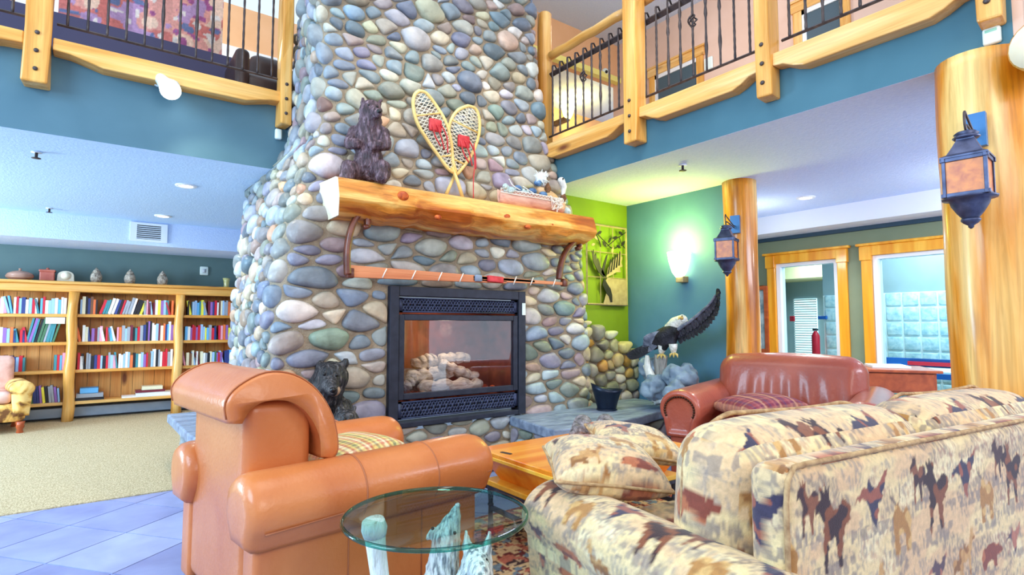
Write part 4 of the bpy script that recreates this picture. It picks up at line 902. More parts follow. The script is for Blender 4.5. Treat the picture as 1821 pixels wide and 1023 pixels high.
ANIM = [(MOOSE,.02,.19,.15,.22,(58,30,34),(146,80,44)),(DEER,.205,.03,.115,.145,(170,112,58),(216,166,104)),(DEER,.165,.02,.10,.115,(150,100,54),(206,152,92)),(ELK,.34,.17,.15,.20,(180,126,66),(226,180,112)),
        (BEAR,.36,.02,.15,.10,(140,66,48),(200,116,74)),(BIRD,.185,.26,.17,.15,(62,54,78),(170,92,66)),(MOOSE,.47,.29,.085,.14,(70,40,42),(150,88,56)),(BIRD,.02,.03,.12,.10,(96,70,80),(196,120,92))]
def lodge_paint(scale=1.0, ou=0, ov=0, mode=None):
    def f(co, no):
        a = np.abs(no); ax = np.argmax(a, axis=1)
        if mode is not None: u, v = mode(co, no)
        else:
            u = np.where(ax==0, co[:,1]*np.sign(no[:,0]), co[:,0]); v = np.where(ax==2, co[:,1]+.9, co[:,2])
        u = (u+ou)/scale; v = (v+ov)/scale
        return sum(print_at(u+a_, v+b_) for a_, b_ in ((-.0014,-.0006),(.0006,-.0014),(.0014,.0006),(-.0006,.0014)))/4
    return f
def fbm(u, v):
    return .55*vnoise(u*.8+v*.6, v*.8-u*.6)+.3*vnoise(u*1.7-v*1.1+5, v*1.7+u*1.1+9)+.15*vnoise(u*4.1+v*1.3, v*4.1-u*1.3)
def print_at(u, v):
    if 1:
        col = np.ones((len(u),3))*np.array(lin((242,212,156))[:3])
        def put(m_, c, k=1.0): col[m_] = col[m_]*(1-k)+np.array(lin(c)[:3])*k
        p1 = fbm(u*8+3, v*15+5); g_ = vnoise(u*190+vnoise(u*20,v*20)*3, v*70+vnoise(u*30,v*30)*2); p2 = fbm(u*6+11, v*11+2); p3 = fbm(u*20+7, v*34)
        def ss(x, a, b): t = np.clip((x-a)/(b-a),0,1); return t*t*(3-2*t)
        def soft(w, c): col[:] = col*(1-w[:,None])+np.array(lin(c)[:3])*w[:,None]
        g2 = vnoise((u*.9+v*.3)*210+40, (v*.9-u*.2)*85)
        soft(ss(p2,.5,.6)*.7, (230,184,140)); soft(ss(-p2,-.42,-.32)*.7, (250,230,182)); soft(ss(p1,.5,.6)*.4, (206,168,132))
        soft(ss(p1,.52,.6)*ss(.5*g_+.5*g2,.42,.58)*.68, (134,120,114)); soft(ss(-p2,-.42,-.34)*ss(g2,.5,.75)*.55, (186,130,104)); soft(ss(-p1,-.44,-.36)*ss(g_,.45,.7)*.6, (150,138,132))
        row = np.floor(v/TH_); uu = u+(row % 2)*TW*.45; tu = uu-np.floor(uu/TW)*TW; tv = v-row*TH_
        for P, x, y, w, h, c, c2 in ANIM:
            for dx in (0, -TW):
                a_, b_ = (tu-x-dx)/w, (tv-y)/h; near = (a_ > -.1) & (a_ < 1.1) & (b_ > -.2) & (b_ < 1.1)
                if not near.any(): continue
                idx = np.where(near)[0]; a_, b_ = a_[idx], b_[idx]
                sh = (b_ < .10) & (b_ > -.14) & (vnoise(u[idx]*90, v[idx]*50) > .48) & (np.abs(a_-.5) < .6); put(idx[sh], (146,130,120), .7)
                jag = (vnoise(u[idx]*90, v[idx]*90)-.5)*.06
                i_ = inpoly(a_+jag, b_-jag, P); put(idx[i_], c)
                hl = i_ & (vnoise(u[idx]*34+v[idx]*14, v[idx]*38-u[idx]*12+7) > .52); put(idx[hl], c2, .85)
                if P is ELK:
                    for A_ in ANTL: put(idx[inpoly(a_, b_, A_)], (120,100,92), .9)
        return col
# ------------------------------------------------------------------ print sofa
SO = thing('print_sofa', 'wildlife-print fabric sofa seen from behind at the lower right', 'sofa', (1.24,.70,0), math.radians(-7))
def sb(n, m_, mt=fabric_m, **k): return build(n, m_, mt, SO, local=True, **k)
SL_ = 2.06
sb('back_frame', MB().rbox((SL_/2+.035,.055,.475),(SL_-.07,.11,.81),.04,.0042), paint=lodge_paint(1,.12,.02))
sb('piping', MB().tube([(.082,.005,.09)]+[(.082,.005,.80),(.09,.005,.85),(.12,.008,.878)]+[(x,.008,.880) for x in np.linspace(.17,SL_-.05,20)], .007, 6), piping_m)
def roll(r1, r2, z, zb, w0, w1, n=26):
    P = [(w0,zb)]; 
    for k in range(n+1):
        a = math.radians(215-250*k/n); P.append((r1*math.cos(a), z+r2*math.sin(a)))
    return P+[(w1,zb)]
def dense(P, step=.012):
    out = []; 
    for i in range(len(P)):
        a, b = P[i], P[(i+1)%len(P)]; n = max(1, int(math.hypot(b[0]-a[0],b[1]-a[1])/step))
        out += [(a[0]+(b[0]-a[0])*k/n, a[1]+(b[1]-a[1])*k/n) for k in range(n)]
    return out
AP = dense(roll(.135,.115,.535,.07,-.075,.09), .0085)
for nm, x, mir in (('arm',.04,1),('arm',SL_-.04,-1)):
    st = [(-.02,.93,0,0)]+[(y,1,0,0) for y in np.linspace(0,.9,100 if mir==1 else 30)]+[(.925,.985,0,0),(.945,.95,0,0),(.955,.9,0,0)]
    m_ = MB().sweep(AP if mir == 1 else [(-a,b) for a,b in AP][::-1], st); m_.v = [(p_[1]+x, p_[0], p_[2]) for p_ in m_.v]; m_.f = [q[::-1] for q in m_.f]
    def md(co, no, x=x): 
        ang = np.arctan2(co[:,2]-.5, -(co[:,0]-x)); return co[:,1], np.where(co[:,2] > .42, .42+.19*np.maximum(ang,-.4)*.9, co[:,2])
    sb(nm, m_, paint=lodge_paint(1.0,.05,.1, md))
sb('seat_base', MB().rbox((SL_/2,.52,.19),(SL_-.2,.72,.26),.03,.03), paint=lodge_paint())
for k in range(2):
    w = (SL_-.2)/2; sb('seat_cushion', MB().rbox((.1+w*(k+.5),.58,.40),(w-.01,.74,.17),.06,.02), paint=lodge_paint(1,.3*k,.2))
    def puff(P, h): 
        q = P/h; P = P.copy(); P[...,1] += np.sign(P[...,1])*.03*(1-q[...,0]**2).clip(0)*(1-q[...,2]**2).clip(0); P[...,2] += .025*np.where(P[...,2]>0,1,0)*(1-q[...,0]**4).clip(0); return P
    x0_, x1_ = (.07,1.06) if k == 0 else (1.06,2.06)
    Mr = Matrix.Rotation(math.radians(5),3,'X')
    c_ = sb('back_cushion', MB().rbox(((x0_+x1_)/2,.275,.69),(x1_-x0_,.27,.46),.115,.0055, Mr, puff), paint=lodge_paint(1.12,.18+.55*k,.33))
    pts = []
    for y_ in (.07,):
        pp = [Vector((x0_+.0+.018,y_*.75,-.16)),Vector((x0_+.0+.01,y_*.8,.1)),Vector((x0_+.04,y_*.86,.185)),Vector((x0_+.13,y_*.9,.236))]+[Vector((x,y_*.92,.252+.006*math.sin(x*7))) for x in np.linspace(x0_+.2,x1_-.2,12)]+[Vector((x1_-.13,y_*.9,.236)),Vector((x1_-.04,y_*.86,.185)),Vector((x1_-.012,y_*.8,.1))]
        pp = [Mr @ Vector((0,p_.y,p_.z))+Vector((p_.x,.275,.69)) for p_ in pp]
        build('piping', MB().tube(spl(pp,3), .0075, 6), piping_m, c_, local=True)
for x in (.08,SL_-.08):
    for y in (.08,.86): sb('foot', MB().lathe([(.03,0),(.035,.03),(.03,.08)],(x,y,0),12), cherry_m)
def pillow(name, label, c, rz, tilt, size, paint, m=fabric_m, pip=True, rx=0):
    t = thing(name, label, 'pillow', c, rz)
    a, b, h = size; n = 60; g1 = []; g2 = []
    for i in range(n+1):
        r1, r2 = [], []
        for j in range(n+1):
            u, v = -1+2*i/n, -1+2*j/n; k = (max(0,(1-abs(u)**2.6)*(1-abs(v)**2.6)))**.42; sx = 1-.06*(1-abs(v))*abs(u)**3; sy = 1-.06*(1-abs(u))*abs(v)**3
            r1.append((u*a/2*sx, v*b/2*sy, h/2*k)); r2.append((u*a/2*sx, v*b/2*sy, -h/2*k*.8))
        g1.append(r1); g2.append(r2)
    R = Matrix.Rotation(tilt,4,'Y') @ Matrix.Rotation(rx,4,'X')
    o = build('cushion_cover', MB().grid(g1).grid([r[::-1] for r in g2]).xf(R), m, t, local=True, paint=paint)
    if pip:
        e = [g1[i][0] for i in range(n)]+[g1[n][j] for j in range(n)]+[g1[i][n] for i in range(n,0,-1)]+[g1[0][j] for j in range(n,0,-1)]
        build('piping', MB().tube(e, .006, 6, closed=True).xf(R), piping_m, o, local=True)
    return t
p = hit(1072,832,D=2.04); pillow('throw_pillow','plump wildlife-print throw pillow lying on the near arm of the sofa', p, math.radians(-33), math.radians(6), (.40,.38,.20), lodge_paint(.9,.3,.1), rx=math.radians(5))
p = hit(1128,788,D=2.38); pillow('throw_pillow','flatter wildlife-print throw pillow tucked behind the plump pillow on the sofa', p, math.radians(-30), math.radians(9), (.36,.34,.13), lodge_paint(.9,.1,.6), rx=math.radians(8))
# ------------------------------------------------------------------ tan leather club chair
CH = thing('leather_armchair', 'tan leather club armchair with rolled back and arms seen from behind', 'armchair', (.43,2.70,0), math.radians(8))
def cb(n, m_, mt=leather_tan, **k): return build(n, m_, mt, CH, local=True, **k)
cb('backrest', MB().rbox((.13,-.015,.50),(.27,.67,.84),.045,.03))
capP = spl([(-.085,0,.855),(-.095,0,.93),(-.05,0,.99),(.05,0,1.035),(.16,0,1.02),(.26,0,.95),(.335,0,.83),(.36,0,.70),(.335,0,.655)],4)
capI = spl([(.285,0,.67),(.275,0,.76),(.22,0,.86),(.14,0,.92),(.04,0,.93),(-.02,0,.90),(-.05,0,.85)],4)
cp = [(p_.x,p_.z) for p_ in capP+capI]
st = [(-.405,.93,0,0),(-.395,.975,0,0),(-.375,1,0,0)]+[(y,1,0,0) for y in np.linspace(-.34,.30,18)]+[(.335,1,0,0),(.355,.975,0,0),(.365,.93,0,0)]
m_ = MB().sweep(cp, st); m_.v = [(p_[1],p_[0],p_[2]) for p_ in m_.v]; m_.f = [q[::-1] for q in m_.f]; cb('rolled_headrest', m_)
hr = CH.children[-1]
for y in (-.385,.345): build('seam', MB().tube([(p_.x,y,p_.z+.002) for p_ in capP[1:]], .0035, 5), stitch_m, hr, local=True)
AC = dense(roll(.145,.135,.535,.40,-.09,.075), .02)
for sg in (-1,1):
    st = [(-.055,.55,0,0),(-.05,.82,0,0),(-.03,.95,0,0),(0,1,0,0)]+[(x,1+.02*x,0,0) for x in np.linspace(.06,1.0,20)]+[(1.05,1.0,0,0),(1.09,.93,0,0),(1.115,.8,0,0),(1.13,.6,0,0),(1.135,.3,0,0)]
    pr = [(a*-sg*1.0, b) for a, b in AC]; m_ = MB().sweep(pr if sg < 0 else pr, st); m_.v = [(x,y+sg*(.42 if sg < 0 else .365),z) for x,y,z in m_.v]
    o = cb('rolled_arm', m_)
    for xs in (.40,.76):
        build('seam', MB().tube([(xs, sg*(.42+a*1.01), .535+(b-.535)*1.012) for a, b in AC[2:-8]], .004, 5), stitch_m, o, local=True)
    build('seam', MB().tube([(x, sg*(.42+.137), .475+.03*x) for x in np.linspace(.0,1.08,14)], .004, 5), stitch_m, o, local=True)
    s_ = cb('side_panel', MB().rbox((.52,-.425 if sg < 0 else .37,.25),(1.06,.13,.40),.025,.04))
    for xs in (.36,.72): build('seam', MB().tube([(xs,sg*.491,.06),(xs,sg*.491,.40)], .0035, 5), stitch_m, s_, local=True)
cb('seat_base', MB().rbox((.55,0,.20),(1.0,.74,.26),.03,.04))
cb('seat_cushion', MB().rbox((.66,0,.40),(.78,.56,.18),.07,.03))
for x in (.06,.98):
    for y in (-.4,.4): cb('foot', MB().lathe([(.025,0),(.03,.03),(.03,.07)],(x,y,0),12), cherry_m)
def plaid_paint(cols, s):
    def f(co, no):
        u = np.floor(co[:,0]*s).astype(int); v = np.floor(co[:,1]*s*1.3).astype(int); C = np.array([lin(c)[:3] for c in cols])
        return C[(u*7+3) % len(cols)]*.65+C[(v*5+1) % len(cols)]*.35
    return f
wv = mat('plaid_weave', (222,222,222), (255,255,255), .85, scale=80, attr=True, bump=.15, bscale=300)
Mw = CH.matrix_basis if False else Matrix.LocRotScale(CH.location, CH.rotation_euler, None)
pillow('throw_pillow','cream and coral striped pillow lying on the tan armchair seat', Mw @ Vector((.62,.02,.575)), math.radians(20), math.radians(-6), (.44,.42,.15), plaid_paint([(246,230,150),(222,150,120),(250,240,200),(206,120,90),(240,214,130),(150,150,110)],60), wv, False)
# ------------------------------------------------------------------ oxblood leather armchair
RC = thing('leather_armchair', 'wide oxblood leather armchair with nailhead arms facing the coffee table', 'armchair', (4.55,2.30,0), math.radians(-162.5))
def rb(n, m_, mt=leather_red, **k): return build(n, m_, mt, RC, local=True, **k)
def pleat(P, h):
    q = P/h; P = P.copy(); low = np.clip((.5-q[...,2])*.8,0,1); P[...,0] += np.where(P[...,0] > 0, 1, 0)*(.018*np.sin(q[...,1]*26+3*q[...,2]*q[...,1])*low*(1-q[...,1]**2).clip(0)+.05*(1-q[...,1]**2).clip(0)*(1-q[...,2]**2).clip(0))
    P[...,2] += np.where(P[...,2] > 0, 1, 0)*(.03*np.cos(q[...,1]*1.5)); return P
rb('backrest', MB().rbox((.16,0,.68),(.30,1.06,.58),.13,.014, Matrix.Rotation(math.radians(-10),3,'Y'), pleat))
rb('back_shell', MB().rbox((.05,0,.45),(.14,1.0,.76),.05,.05))
AR = dense(roll(.15,.135,.625,.42,-.1,.09), .02)
for sg in (-1,1):
    st = [(-.02,.9,0,0),(0,1,0,0)]+[(x,1,0,0) for x in np.linspace(.1,1.05,14)]+[(1.08,.98,0,0),(1.10,.92,0,0),(1.105,.8,0,0),(1.09,.72,0,0),(1.085,.6,0,0)]
    m_ = MB().sweep([(-a*sg,b) for a,b in AR] if sg > 0 else AR, st); m_.v = [(x,y+sg*.56,z) for x,y,z in m_.v]
    if sg > 0: pass
    o = rb('rolled_arm', m_)
    nb = MB()
    for k in range(22):
        a = math.radians(205-230*k/21); nb.ell((1.098, sg*.56+.105*math.cos(a)*(1 if sg<0 else -1), .615+.095*math.sin(a)), .0085, 8, 6)
    build('nailhead', nb, nail_m, o, local=True)
    rb('side_panel', MB().rbox((.54,sg*.56,.26),(1.06,.17,.42),.03,.05))
rb('seat_base', MB().rbox((.56,0,.2),(1.02,.96,.28),.03,.05)); rb('seat_cushion', MB().rbox((.66,0,.42),(.86,.9,.2),.08,.04))
for x in (.06,1.0):
    for y in (-.5,.5): rb('foot', MB().lathe([(.025,0),(.03,.03),(.03,.07)],(x,y,0),12), cherry_m)
Mr_ = Matrix.LocRotScale(RC.location, RC.rotation_euler, None)
pillow('throw_pillow','burgundy plaid pillow lying on the oxblood armchair seat', Mr_ @ Vector((.70,-.12,.635)), math.radians(-20), math.radians(-4), (.50,.46,.17), plaid_paint([(150,60,74),(176,96,100),(120,50,80),(206,150,120),(140,56,66),(110,60,96)],48), wv, False)
# ------------------------------------------------------------------ print armchair by the bookcase
PC = thing('print_armchair', 'tan patterned upholstered armchair in front of the bookcase at the left edge', 'armchair', (-1.0,8.3,0), math.radians(10))
pf = mat('tan_print_fabric',(120,76,40),(246,206,130),.85,scale=7,c3=(226,172,88),pos=(.38,.54)); pf2 = mat('pink_print_fabric',(206,140,120),(246,206,190),.85,scale=6)
def pb(n, m_, mt=pf, **k): return build(n, m_, mt, PC, local=True, **k)
for sg in (-1,1):
    m_ = MB().sweep(dense(roll(.11,.09,.50,.2,-.07,.07),.03), [(-.02,.9,0,0),(0,1,0,0),(.3,1,0,0),(.62,1,0,0),(.64,.9,0,0)]); m_.v = [(p_[1]+sg*.36, p_[0], p_[2]) for p_ in m_.v]; m_.f = [q[::-1] for q in m_.f]; pb('rolled_arm', m_)
pb('seat_base', MB().rbox((0,.32,.24),(.8,.64,.2),.04,.05)); pb('seat_cushion', MB().rbox((0,.3,.41),(.56,.56,.14),.05,.05), pf2); pb('backrest', MB().rbox((0,.56,.58),(.66,.14,.56),.06,.05), pf2)
for x in (-.36,.36):
    for y in (.03,.58): pb('foot', MB().lathe([(.022,0),(.035,.02),(.025,.05),(.04,.08),(.035,.10),(.045,.14)],(x,y,0),12), cherry_m)
# ------------------------------------------------------------------ coffee table, rug, cabinet
CT = thing('coffee_table', 'orange pine chest coffee table with sloping sides on a wrought-iron frame', 'table', (2.36,2.46,0))
tx0, tx1, ty0, ty1 = 1.82, 2.9, 2.12, 2.80
build('lid', MB().box((tx0,ty0,.475),(tx1,ty1,.50)), tbl_pine, CT, smooth=False, bevel=.006)
build('lid_edge', MB().box((tx0-.004,ty0-.004,.455),(tx1+.004,ty1+.004,.476)), tbl_pine2, CT, smooth=False, bevel=.004)
o = build('chest_body', MB().prism(None,[(tx0+.02,ty0+.02,.456),(tx1-.02,ty0+.02,.456),(tx1-.02,ty1-.02,.456),(tx0+.02,ty1-.02,.456)],[(tx0+.10,ty0+.10,.325),(tx1-.10,ty0+.10,.325),(tx1-.10,ty1-.10,.325),(tx0+.10,ty1-.10,.325)]), tbl_pine, CT, smooth=False)
build('base_board', MB().box((tx0+.03,ty0+.03,.295),(tx1-.03,ty1-.03,.325)), tbl_pine2, CT, smooth=False, bevel=.005)
q = hit(900,806,Z=.502); build('hinge', MB().cbox((q.x,q.y,.502),(.02,.075,.004), .2), iron, CT, smooth=False)
steel = mat('grey_iron_leg',(60,66,84),(96,104,122),.4,metal=.5,scale=12)
for x in (tx0+.06,tx1-.06):
    for y in (ty0+.06,ty1-.06): build('leg', MB().lathe([(.026,.0),(.03,.012),(.018,.03),(.014,.12),(.013,.17),(.019,.18),(.013,.19),(.017,.25),(.022,.29)],(x,y,0),12), steel, CT)
fm = MB().box((tx0+.03,ty0+.03,.275),(tx1-.03,ty0+.06,.296)).box((tx0+.03,ty1-.06,.275),(tx1-.03,ty1-.03,.296)).box((tx0+.03,ty0+.03,.275),(tx0+.06,ty1-.03,.296)).box((tx1-.06,ty0+.03,.275),(tx1-.03,ty1-.03,.296))
build('iron_frame', fm, steel, CT, smooth=False)
m_ = MB()
for x in (tx0+.06,tx1-.06): m_.box((x-.008,ty0+.06,.15),(x+.008,ty1-.06,.175))
m_.box((tx0+.06,(ty0+ty1)/2-.008,.155),(tx1-.06,(ty0+ty1)/2+.008,.172)); build('stretcher', m_, steel, CT, smooth=False)
def rug_paint(co, no):
    u, v = co[:,0], co[:,1]; c = np.ones((len(u),3))*np.array(lin((226,190,140))[:3])
    def put(m_, k): c[m_] = lin(k)[:3]
    n1 = vnoise(u*22, v*22); n2 = vnoise(u*48+9, v*48); n3 = vnoise(u*9+5, v*9)
    put(n1 > .62,(196,110,84)); put((n1 < .26),(120,140,150)); put(n2 > .76,(120,44,40)); put((n2 < .16),(60,50,56)); put(n3 > .72,(70,44,44)); put((n3 > .72)&(n2 > .5),(214,180,140))
    d = np.minimum(np.minimum(u-1.1,3.5-u),np.minimum(v-1.2,3.02-v))
    for a, b, k in ((.0,.03,(150,60,50)),(.22,.24,(60,44,44)),(.05,.06,(60,50,56))): put((d > a)&(d < b), k)
    put((d>.06)&(d<.22)&(np.sin(u*40)*np.sin(v*40)>.35),(176,80,60))
    return c
rgm = mat('persian_rug_pile', (216,216,216), (255,255,255), .95, scale=60, attr=True, bump=.3, bscale=260)
rg = [[(x,y,.012) for y in np.linspace(1.2,3.02,150)] for x in np.linspace(1.1,3.5,190)]
m_ = MB().grid(rg); m_.box((1.1,1.2,.004),(3.5,3.02,.0115)); tag(build('persian_rug', m_, rgm, paint=rug_paint, smooth=False), 'beige and rust persian rug under the coffee table and sofa', 'rug')
p = hit(1575,690,D=5.2); cab = thing('side_cabinet', 'cherry-stained side table with a dovetailed drawer behind the oxblood armchair', 'table', (p.x,p.y,0), math.radians(-58))
def kb(n, m_, mt=cherry_m, **k): return build(n, m_, mt, cab, local=True, smooth=False, **k)
kb('table_top', MB().box((-.36,-.32,.80),(.36,.32,.825)), bevel=.006); kb('apron', MB().box((-.32,-.28,.62),(.32,.28,.80))); kb('drawer', MB().box((-.30,-.295,.635),(.30,-.28,.79)), bevel=.004)
for x in (-.29,.29):
    for y in (-.25,.25): kb('leg', MB().box((x-.025,y-.025,0),(x+.025,y+.025,.62)))
o = build('paper_stack', MB().cbox((0,0,0),(.30,.34,.02)), white_plastic, smooth=False); o.location = (p.x+.05,p.y,.8365); o.rotation_euler = (0,0,math.radians(-58)); tag(o, 'white papers lying on the cherry side table', 'papers')
# ================================================================== animals and ornaments
FR = -PSI          # figurines built facing the viewer: local x to the right, y away
# ---- glass table on howling wolves
GC = Vector((.925,1.665,0)); GT = thing('wolf_table', 'round glass-topped side table carried by white howling wolf figures', 'table', GC, FR)
def gb(n, m_, mt, **k): return build(n, m_, mt, GT, local=True, **k)
gtop = gb('glass_top', MB().lathe([(.296,.588),(.296,.602)],(0,0,0),96), glass_edge, auto=30)
build('bevelled_rim', MB().lathe([(.296,.588),(.304,.590),(.306,.595),(.304,.600),(.296,.602),(.296,.588)],(0,0,0),96,cap=False), glass_rim, gtop, local=True)
def lp(px, py, D):      # a measured point in the table's own frame
    v = hit(px,py,D=D)-GC; c, s = math.cos(-FR), math.sin(-FR); return (v.x*c-v.y*s, v.x*s+v.y*c, v.z)
D1, D2 = 1.98, 1.86
w1 = [((-.00,.16,.10),.085,(-.005,.15,.26),.075),((-.005,.15,.26),.075,(.01,.14,.40),.055),((.01,.14,.40),.055,(.02,.14,.475),.05),((.02,.14,.475),.047,(.04,.135,.53),.030),((.04,.135,.53),.028,(.056,.13,.578),.011),
      ((-.03,.16,.48),.018,(-.055,.165,.455),.007),((-.06,.15,.08),.05,(-.06,.05,.03),.04),((.04,.14,.1),.045,(.04,.02,.03),.035),((-.02,.12,.3),.06,(-.03,.06,.05),.035),((.03,.12,.28),.05,(.04,.03,.04),.03),
      ((.0,.2,.05),.07,(-.12,.22,.03),.05)]
def wolf(balls, eyes, nose):
    o = organic('wolf_figure', balls, wolf_m, GT, .0075, 2, disp=.008, dsz=.02)
    for e in eyes: build('eye', MB().ell(e,.006,8,6), nose_m, o, local=True)
    build('nose', MB().ell(nose,.010,10,8), wolf_m, o, local=True); return o
wolf(w1, [(-.028,.118,.508),(.052,.098,.500)], (.058,.128,.583))
w2 = [((.06,-.02,.10),.10,(.09,-.0,.24),.085),((.09,0,.24),.085,(.125,.03,.36),.068),((.125,.03,.36),.066,(.135,.03,.43),.052),((.135,.03,.44),.045,(.15,-.05,.425),.03),((.15,-.05,.425),.028,(.155,-.10,.41),.017),
      ((.10,.04,.47),.02,(.095,.05,.525),.006),((.165,.03,.47),.02,(.175,.04,.525),.006),((.06,-.06,.12),.08,(-.06,-.08,.09),.07),((-.06,-.08,.09),.065,(-.11,-.06,.03),.045),((.12,-.03,.2),.05,(.14,-.1,.04),.035),((.05,-.05,.2),.05,(.04,-.13,.04),.035),
      ((-.08,-.06,.05),.045,(-.02,-.16,.03),.035)]
wolf(w2, [(.12,-.015,.455),(.165,-.015,.455)], (.156,-.114,.412))
ls = MB().tube([(-.145,-.02,.0),(-.15,-.03,.12),(-.165,-.02,.26),(-.175,-.03,.40),(-.19,-.03,.50),(-.195,-.03,.54)],[.045,.036,.031,.029,.031,.034],14); ls.tube([(-.195,-.03,.535),(-.197,-.03,.56),(-.2,-.035,.588)],[.036,.042,.036],14)
gb('log_support', ls, white_wood)
gb('rock_base', MB().ell((0,0,.012),(.24,.22,.02),28,8), white_wood)
# ---- bears
def bear_extra(o, eyes, nose, nr=.014, snout=None):
    for e in eyes: build('eye', MB().ell(e,.009,8,6), nose_m, o, local=True)
    build('nose', MB().ell(nose,(nr*1.2,nr,nr),10,8), nose_m, o, local=True)
    if snout: build('snout', MB().ell(*snout), snout_m, o, local=True)
b = hit(655,322,Y=3.74); BE = thing('bear_carving', 'dark carved bear sitting upright with folded paws on the mantel', 'bear figurine', (b.x,b.y,2.205), FR)
ob = organic('bear_body', [((0,.0,.17),(.105,.095,.15)),((0,.0,.33),(.098,.085,.13)),((-.02,0,.30),.09,(.01,-.01,.46),.085),((.01,-.01,.535),(.082,.08,.085)),((.03,-.05,.515),.05,(.085,-.10,.49),.032),((-.045,.0,.60),.02,(-.052,.0,.635),.012),((.065,.0,.59),.02,(.078,.0,.622),.012),
    ((-.10,0,.39),.05,(-.125,-.05,.29),.042),((-.125,-.05,.29),.042,(-.06,-.11,.27),.036),((.10,0,.38),.05,(.13,-.05,.28),.042),((.13,-.05,.28),.042,(.05,-.10,.26),.036),((-.08,-.03,.09),.075,(-.11,-.10,.10),.06),((-.11,-.10,.10),.058,(-.115,-.13,.03),.05),((.09,-.03,.09),.075,(.12,-.10,.10),.06),((.12,-.10,.10),.058,(.125,-.13,.03),.05)], bear_m, BE, .011, 2, disp=.018, dsz=.022)
bear_extra(ob, [(.015,-.085,.555),(.07,-.065,.552)], (.098,-.118,.497), .016)
b = hit(588,735,D=3.8); BC2 = thing('bear_sculpture', 'black bear sculpture with a cub at its chest on the left hearth', 'bear figurine', (b.x,b.y,.43), FR); BC2.scale = (1.27,)*3
ob = organic('bear_body', [((-.07,.05,.16),(.12,.12,.15)),((-.05,.0,.24),.11,(-.015,-.01,.30),.095),((-.0,-.01,.34),(.095,.085,.09)),((.02,-.07,.315),.05,(.05,-.13,.285),.033),((-.07,.0,.415),.024,(-.078,.0,.43),.02),((.068,.0,.41),.024,(.076,.0,.425),.02),
    ((-.12,.0,.2),.06,(-.10,-.13,.06),.05),((-.10,-.13,.06),.048,(-.0,-.18,.035),.04),((-.13,.1,.08),.09,(-.05,.1,.04),.07),((.04,.04,.16),.07,(.08,-.02,.04),.06)], bear2_m, BC2, .011, 2, disp=.012, dsz=.025)
bear_extra(ob, [(-.01,-.09,.365),(.055,-.085,.36)], (.058,-.155,.29), .015, ((.052,-.118,.283),(.034,.036,.030),14,10))
oc = organic('cub', [((.10,-.12,.07),(.085,.075,.075)),((.13,-.15,.13),(.066,.06,.062)),((.16,-.18,.115),.034,(.20,-.21,.105),.024),((.095,-.14,.19),.014,(.09,-.14,.20),.012),((.16,-.13,.19),.014,(.165,-.13,.198),.012)], bear2_m, BC2, .009, 2)
bear_extra(oc, [(.135,-.205,.15),(.175,-.185,.15)], (.215,-.228,.11), .011, ((.178,-.198,.110),(.026,.026,.024),12,8))
b = hit(1058,768,D=3.55); b.z = .502; TB = thing('bear_figurine', 'pair of small grey furry bear figures on the far end of the coffee table', 'bear figurine', b, FR)
for x, l in ((-.075,1),(.07,1.08)):
    o_ = organic('bear_cub', [((x,0,.06),(.075,.09,.07*l)),((x,.02,.09),(.06,.06,.055*l)),((x-.05,-.08,.06),.04,(x-.08,-.11,.045),.025),((x-.06,-.05,.10),.014,(x-.06,-.05,.115),.008)], mat('grey_bear_fur',(40,36,40),(168,160,164),.6,scale=30,bump=1,bscale=50) if 'grey_bear_fur' not in MATS else MATS['grey_bear_fur'], TB, .009, 2)
# ---- eagle on driftwood
EX = 4.28
def ep(px, py, dx=0): return hit(px,py,X=EX+dx)
EG = thing('eagle_sculpture', 'bald eagle sculpture with raised wing landing on a driftwood stump', 'eagle figurine', (EX,3.4,.45))
E_ = lambda px, py, r, dx=0: (ep(px,py,dx), r)
def seg(a, ra, b, rb, dx=0, dx2=None): return (ep(*a,dx), ra, ep(*b,dx if dx2 is None else dx2), rb)
organic('eagle_body', [seg((1200,588),.08,(1180,600),.09),seg((1180,600),.085,(1162,612),.06),seg((1186,603),.045,(1181,618),.035,-.03),seg((1198,602),.04,(1196,614),.03,-.02)], feather_m, EG, .012, 3, local=False)
organic('head', [seg((1213,570),.052,(1202,577),.07),seg((1202,577),.068,(1192,585),.06),seg((1213,565),.03,(1217,568),.02,-.02)], eagle_white, EG, .009, 2, local=False)
hd = EG.children[-1]
build('beak', MB().tube([ep(1213,566,-.04),ep(1208,565,-.08),ep(1206,569,-.095)],[.016,.012,.003],8), beak_m, hd); build('eye', MB().ell(ep(1213,562,-.045),.006,8,6), nose_m, hd)
def feather(mb, a, b, w, t=.006, n=7):
    a, b = Vector(a), Vector(b); d = (b-a); L = d.length; d.normalize(); vw = Vector((1,0,0)); s_ = d.cross(vw).normalized(); vs = []; 
    for i in range(n+1):
        f = i/n; ww = w*(.55+.9*f)*(1-f**5)+.002; bend = vw*(-.12*L*f*f)
        c = a+d*L*f+bend; vs += [c-s_*ww, c-vw*t, c+s_*ww, c+vw*t]
    mb.add(vs, [(i*4+j,i*4+(j+1)%4,(i+1)*4+(j+1)%4,(i+1)*4+j) for i in range(n) for j in range(4)]+[(3,2,1,0),tuple(n*4+j for j in range(4))])
lead = [(1208,588),(1222,578),(1236,568),(1250,556),(1262,545),(1270,535),(1275,526)]
tips = [(1212,612),(1223,606),(1236,601),(1249,594),(1258,586),(1268,576),(1277,562),(1281,548),(1282,531),(1280,514)]
wg = MB(); LP = spl([ep(a,b,-.01*k) for k,(a,b) in enumerate(lead)],4); TP = spl([ep(a,b,-.01*k) for k,(a,b) in enumerate(tips)],4)
for k in range(22): f = k/21; feather(wg, LP[int(f*(len(LP)-1))], TP[int(f*(len(TP)-1))], .026)
wgo = build('raised_wing', wg, feather_m, EG, auto=40)
cv = MB()
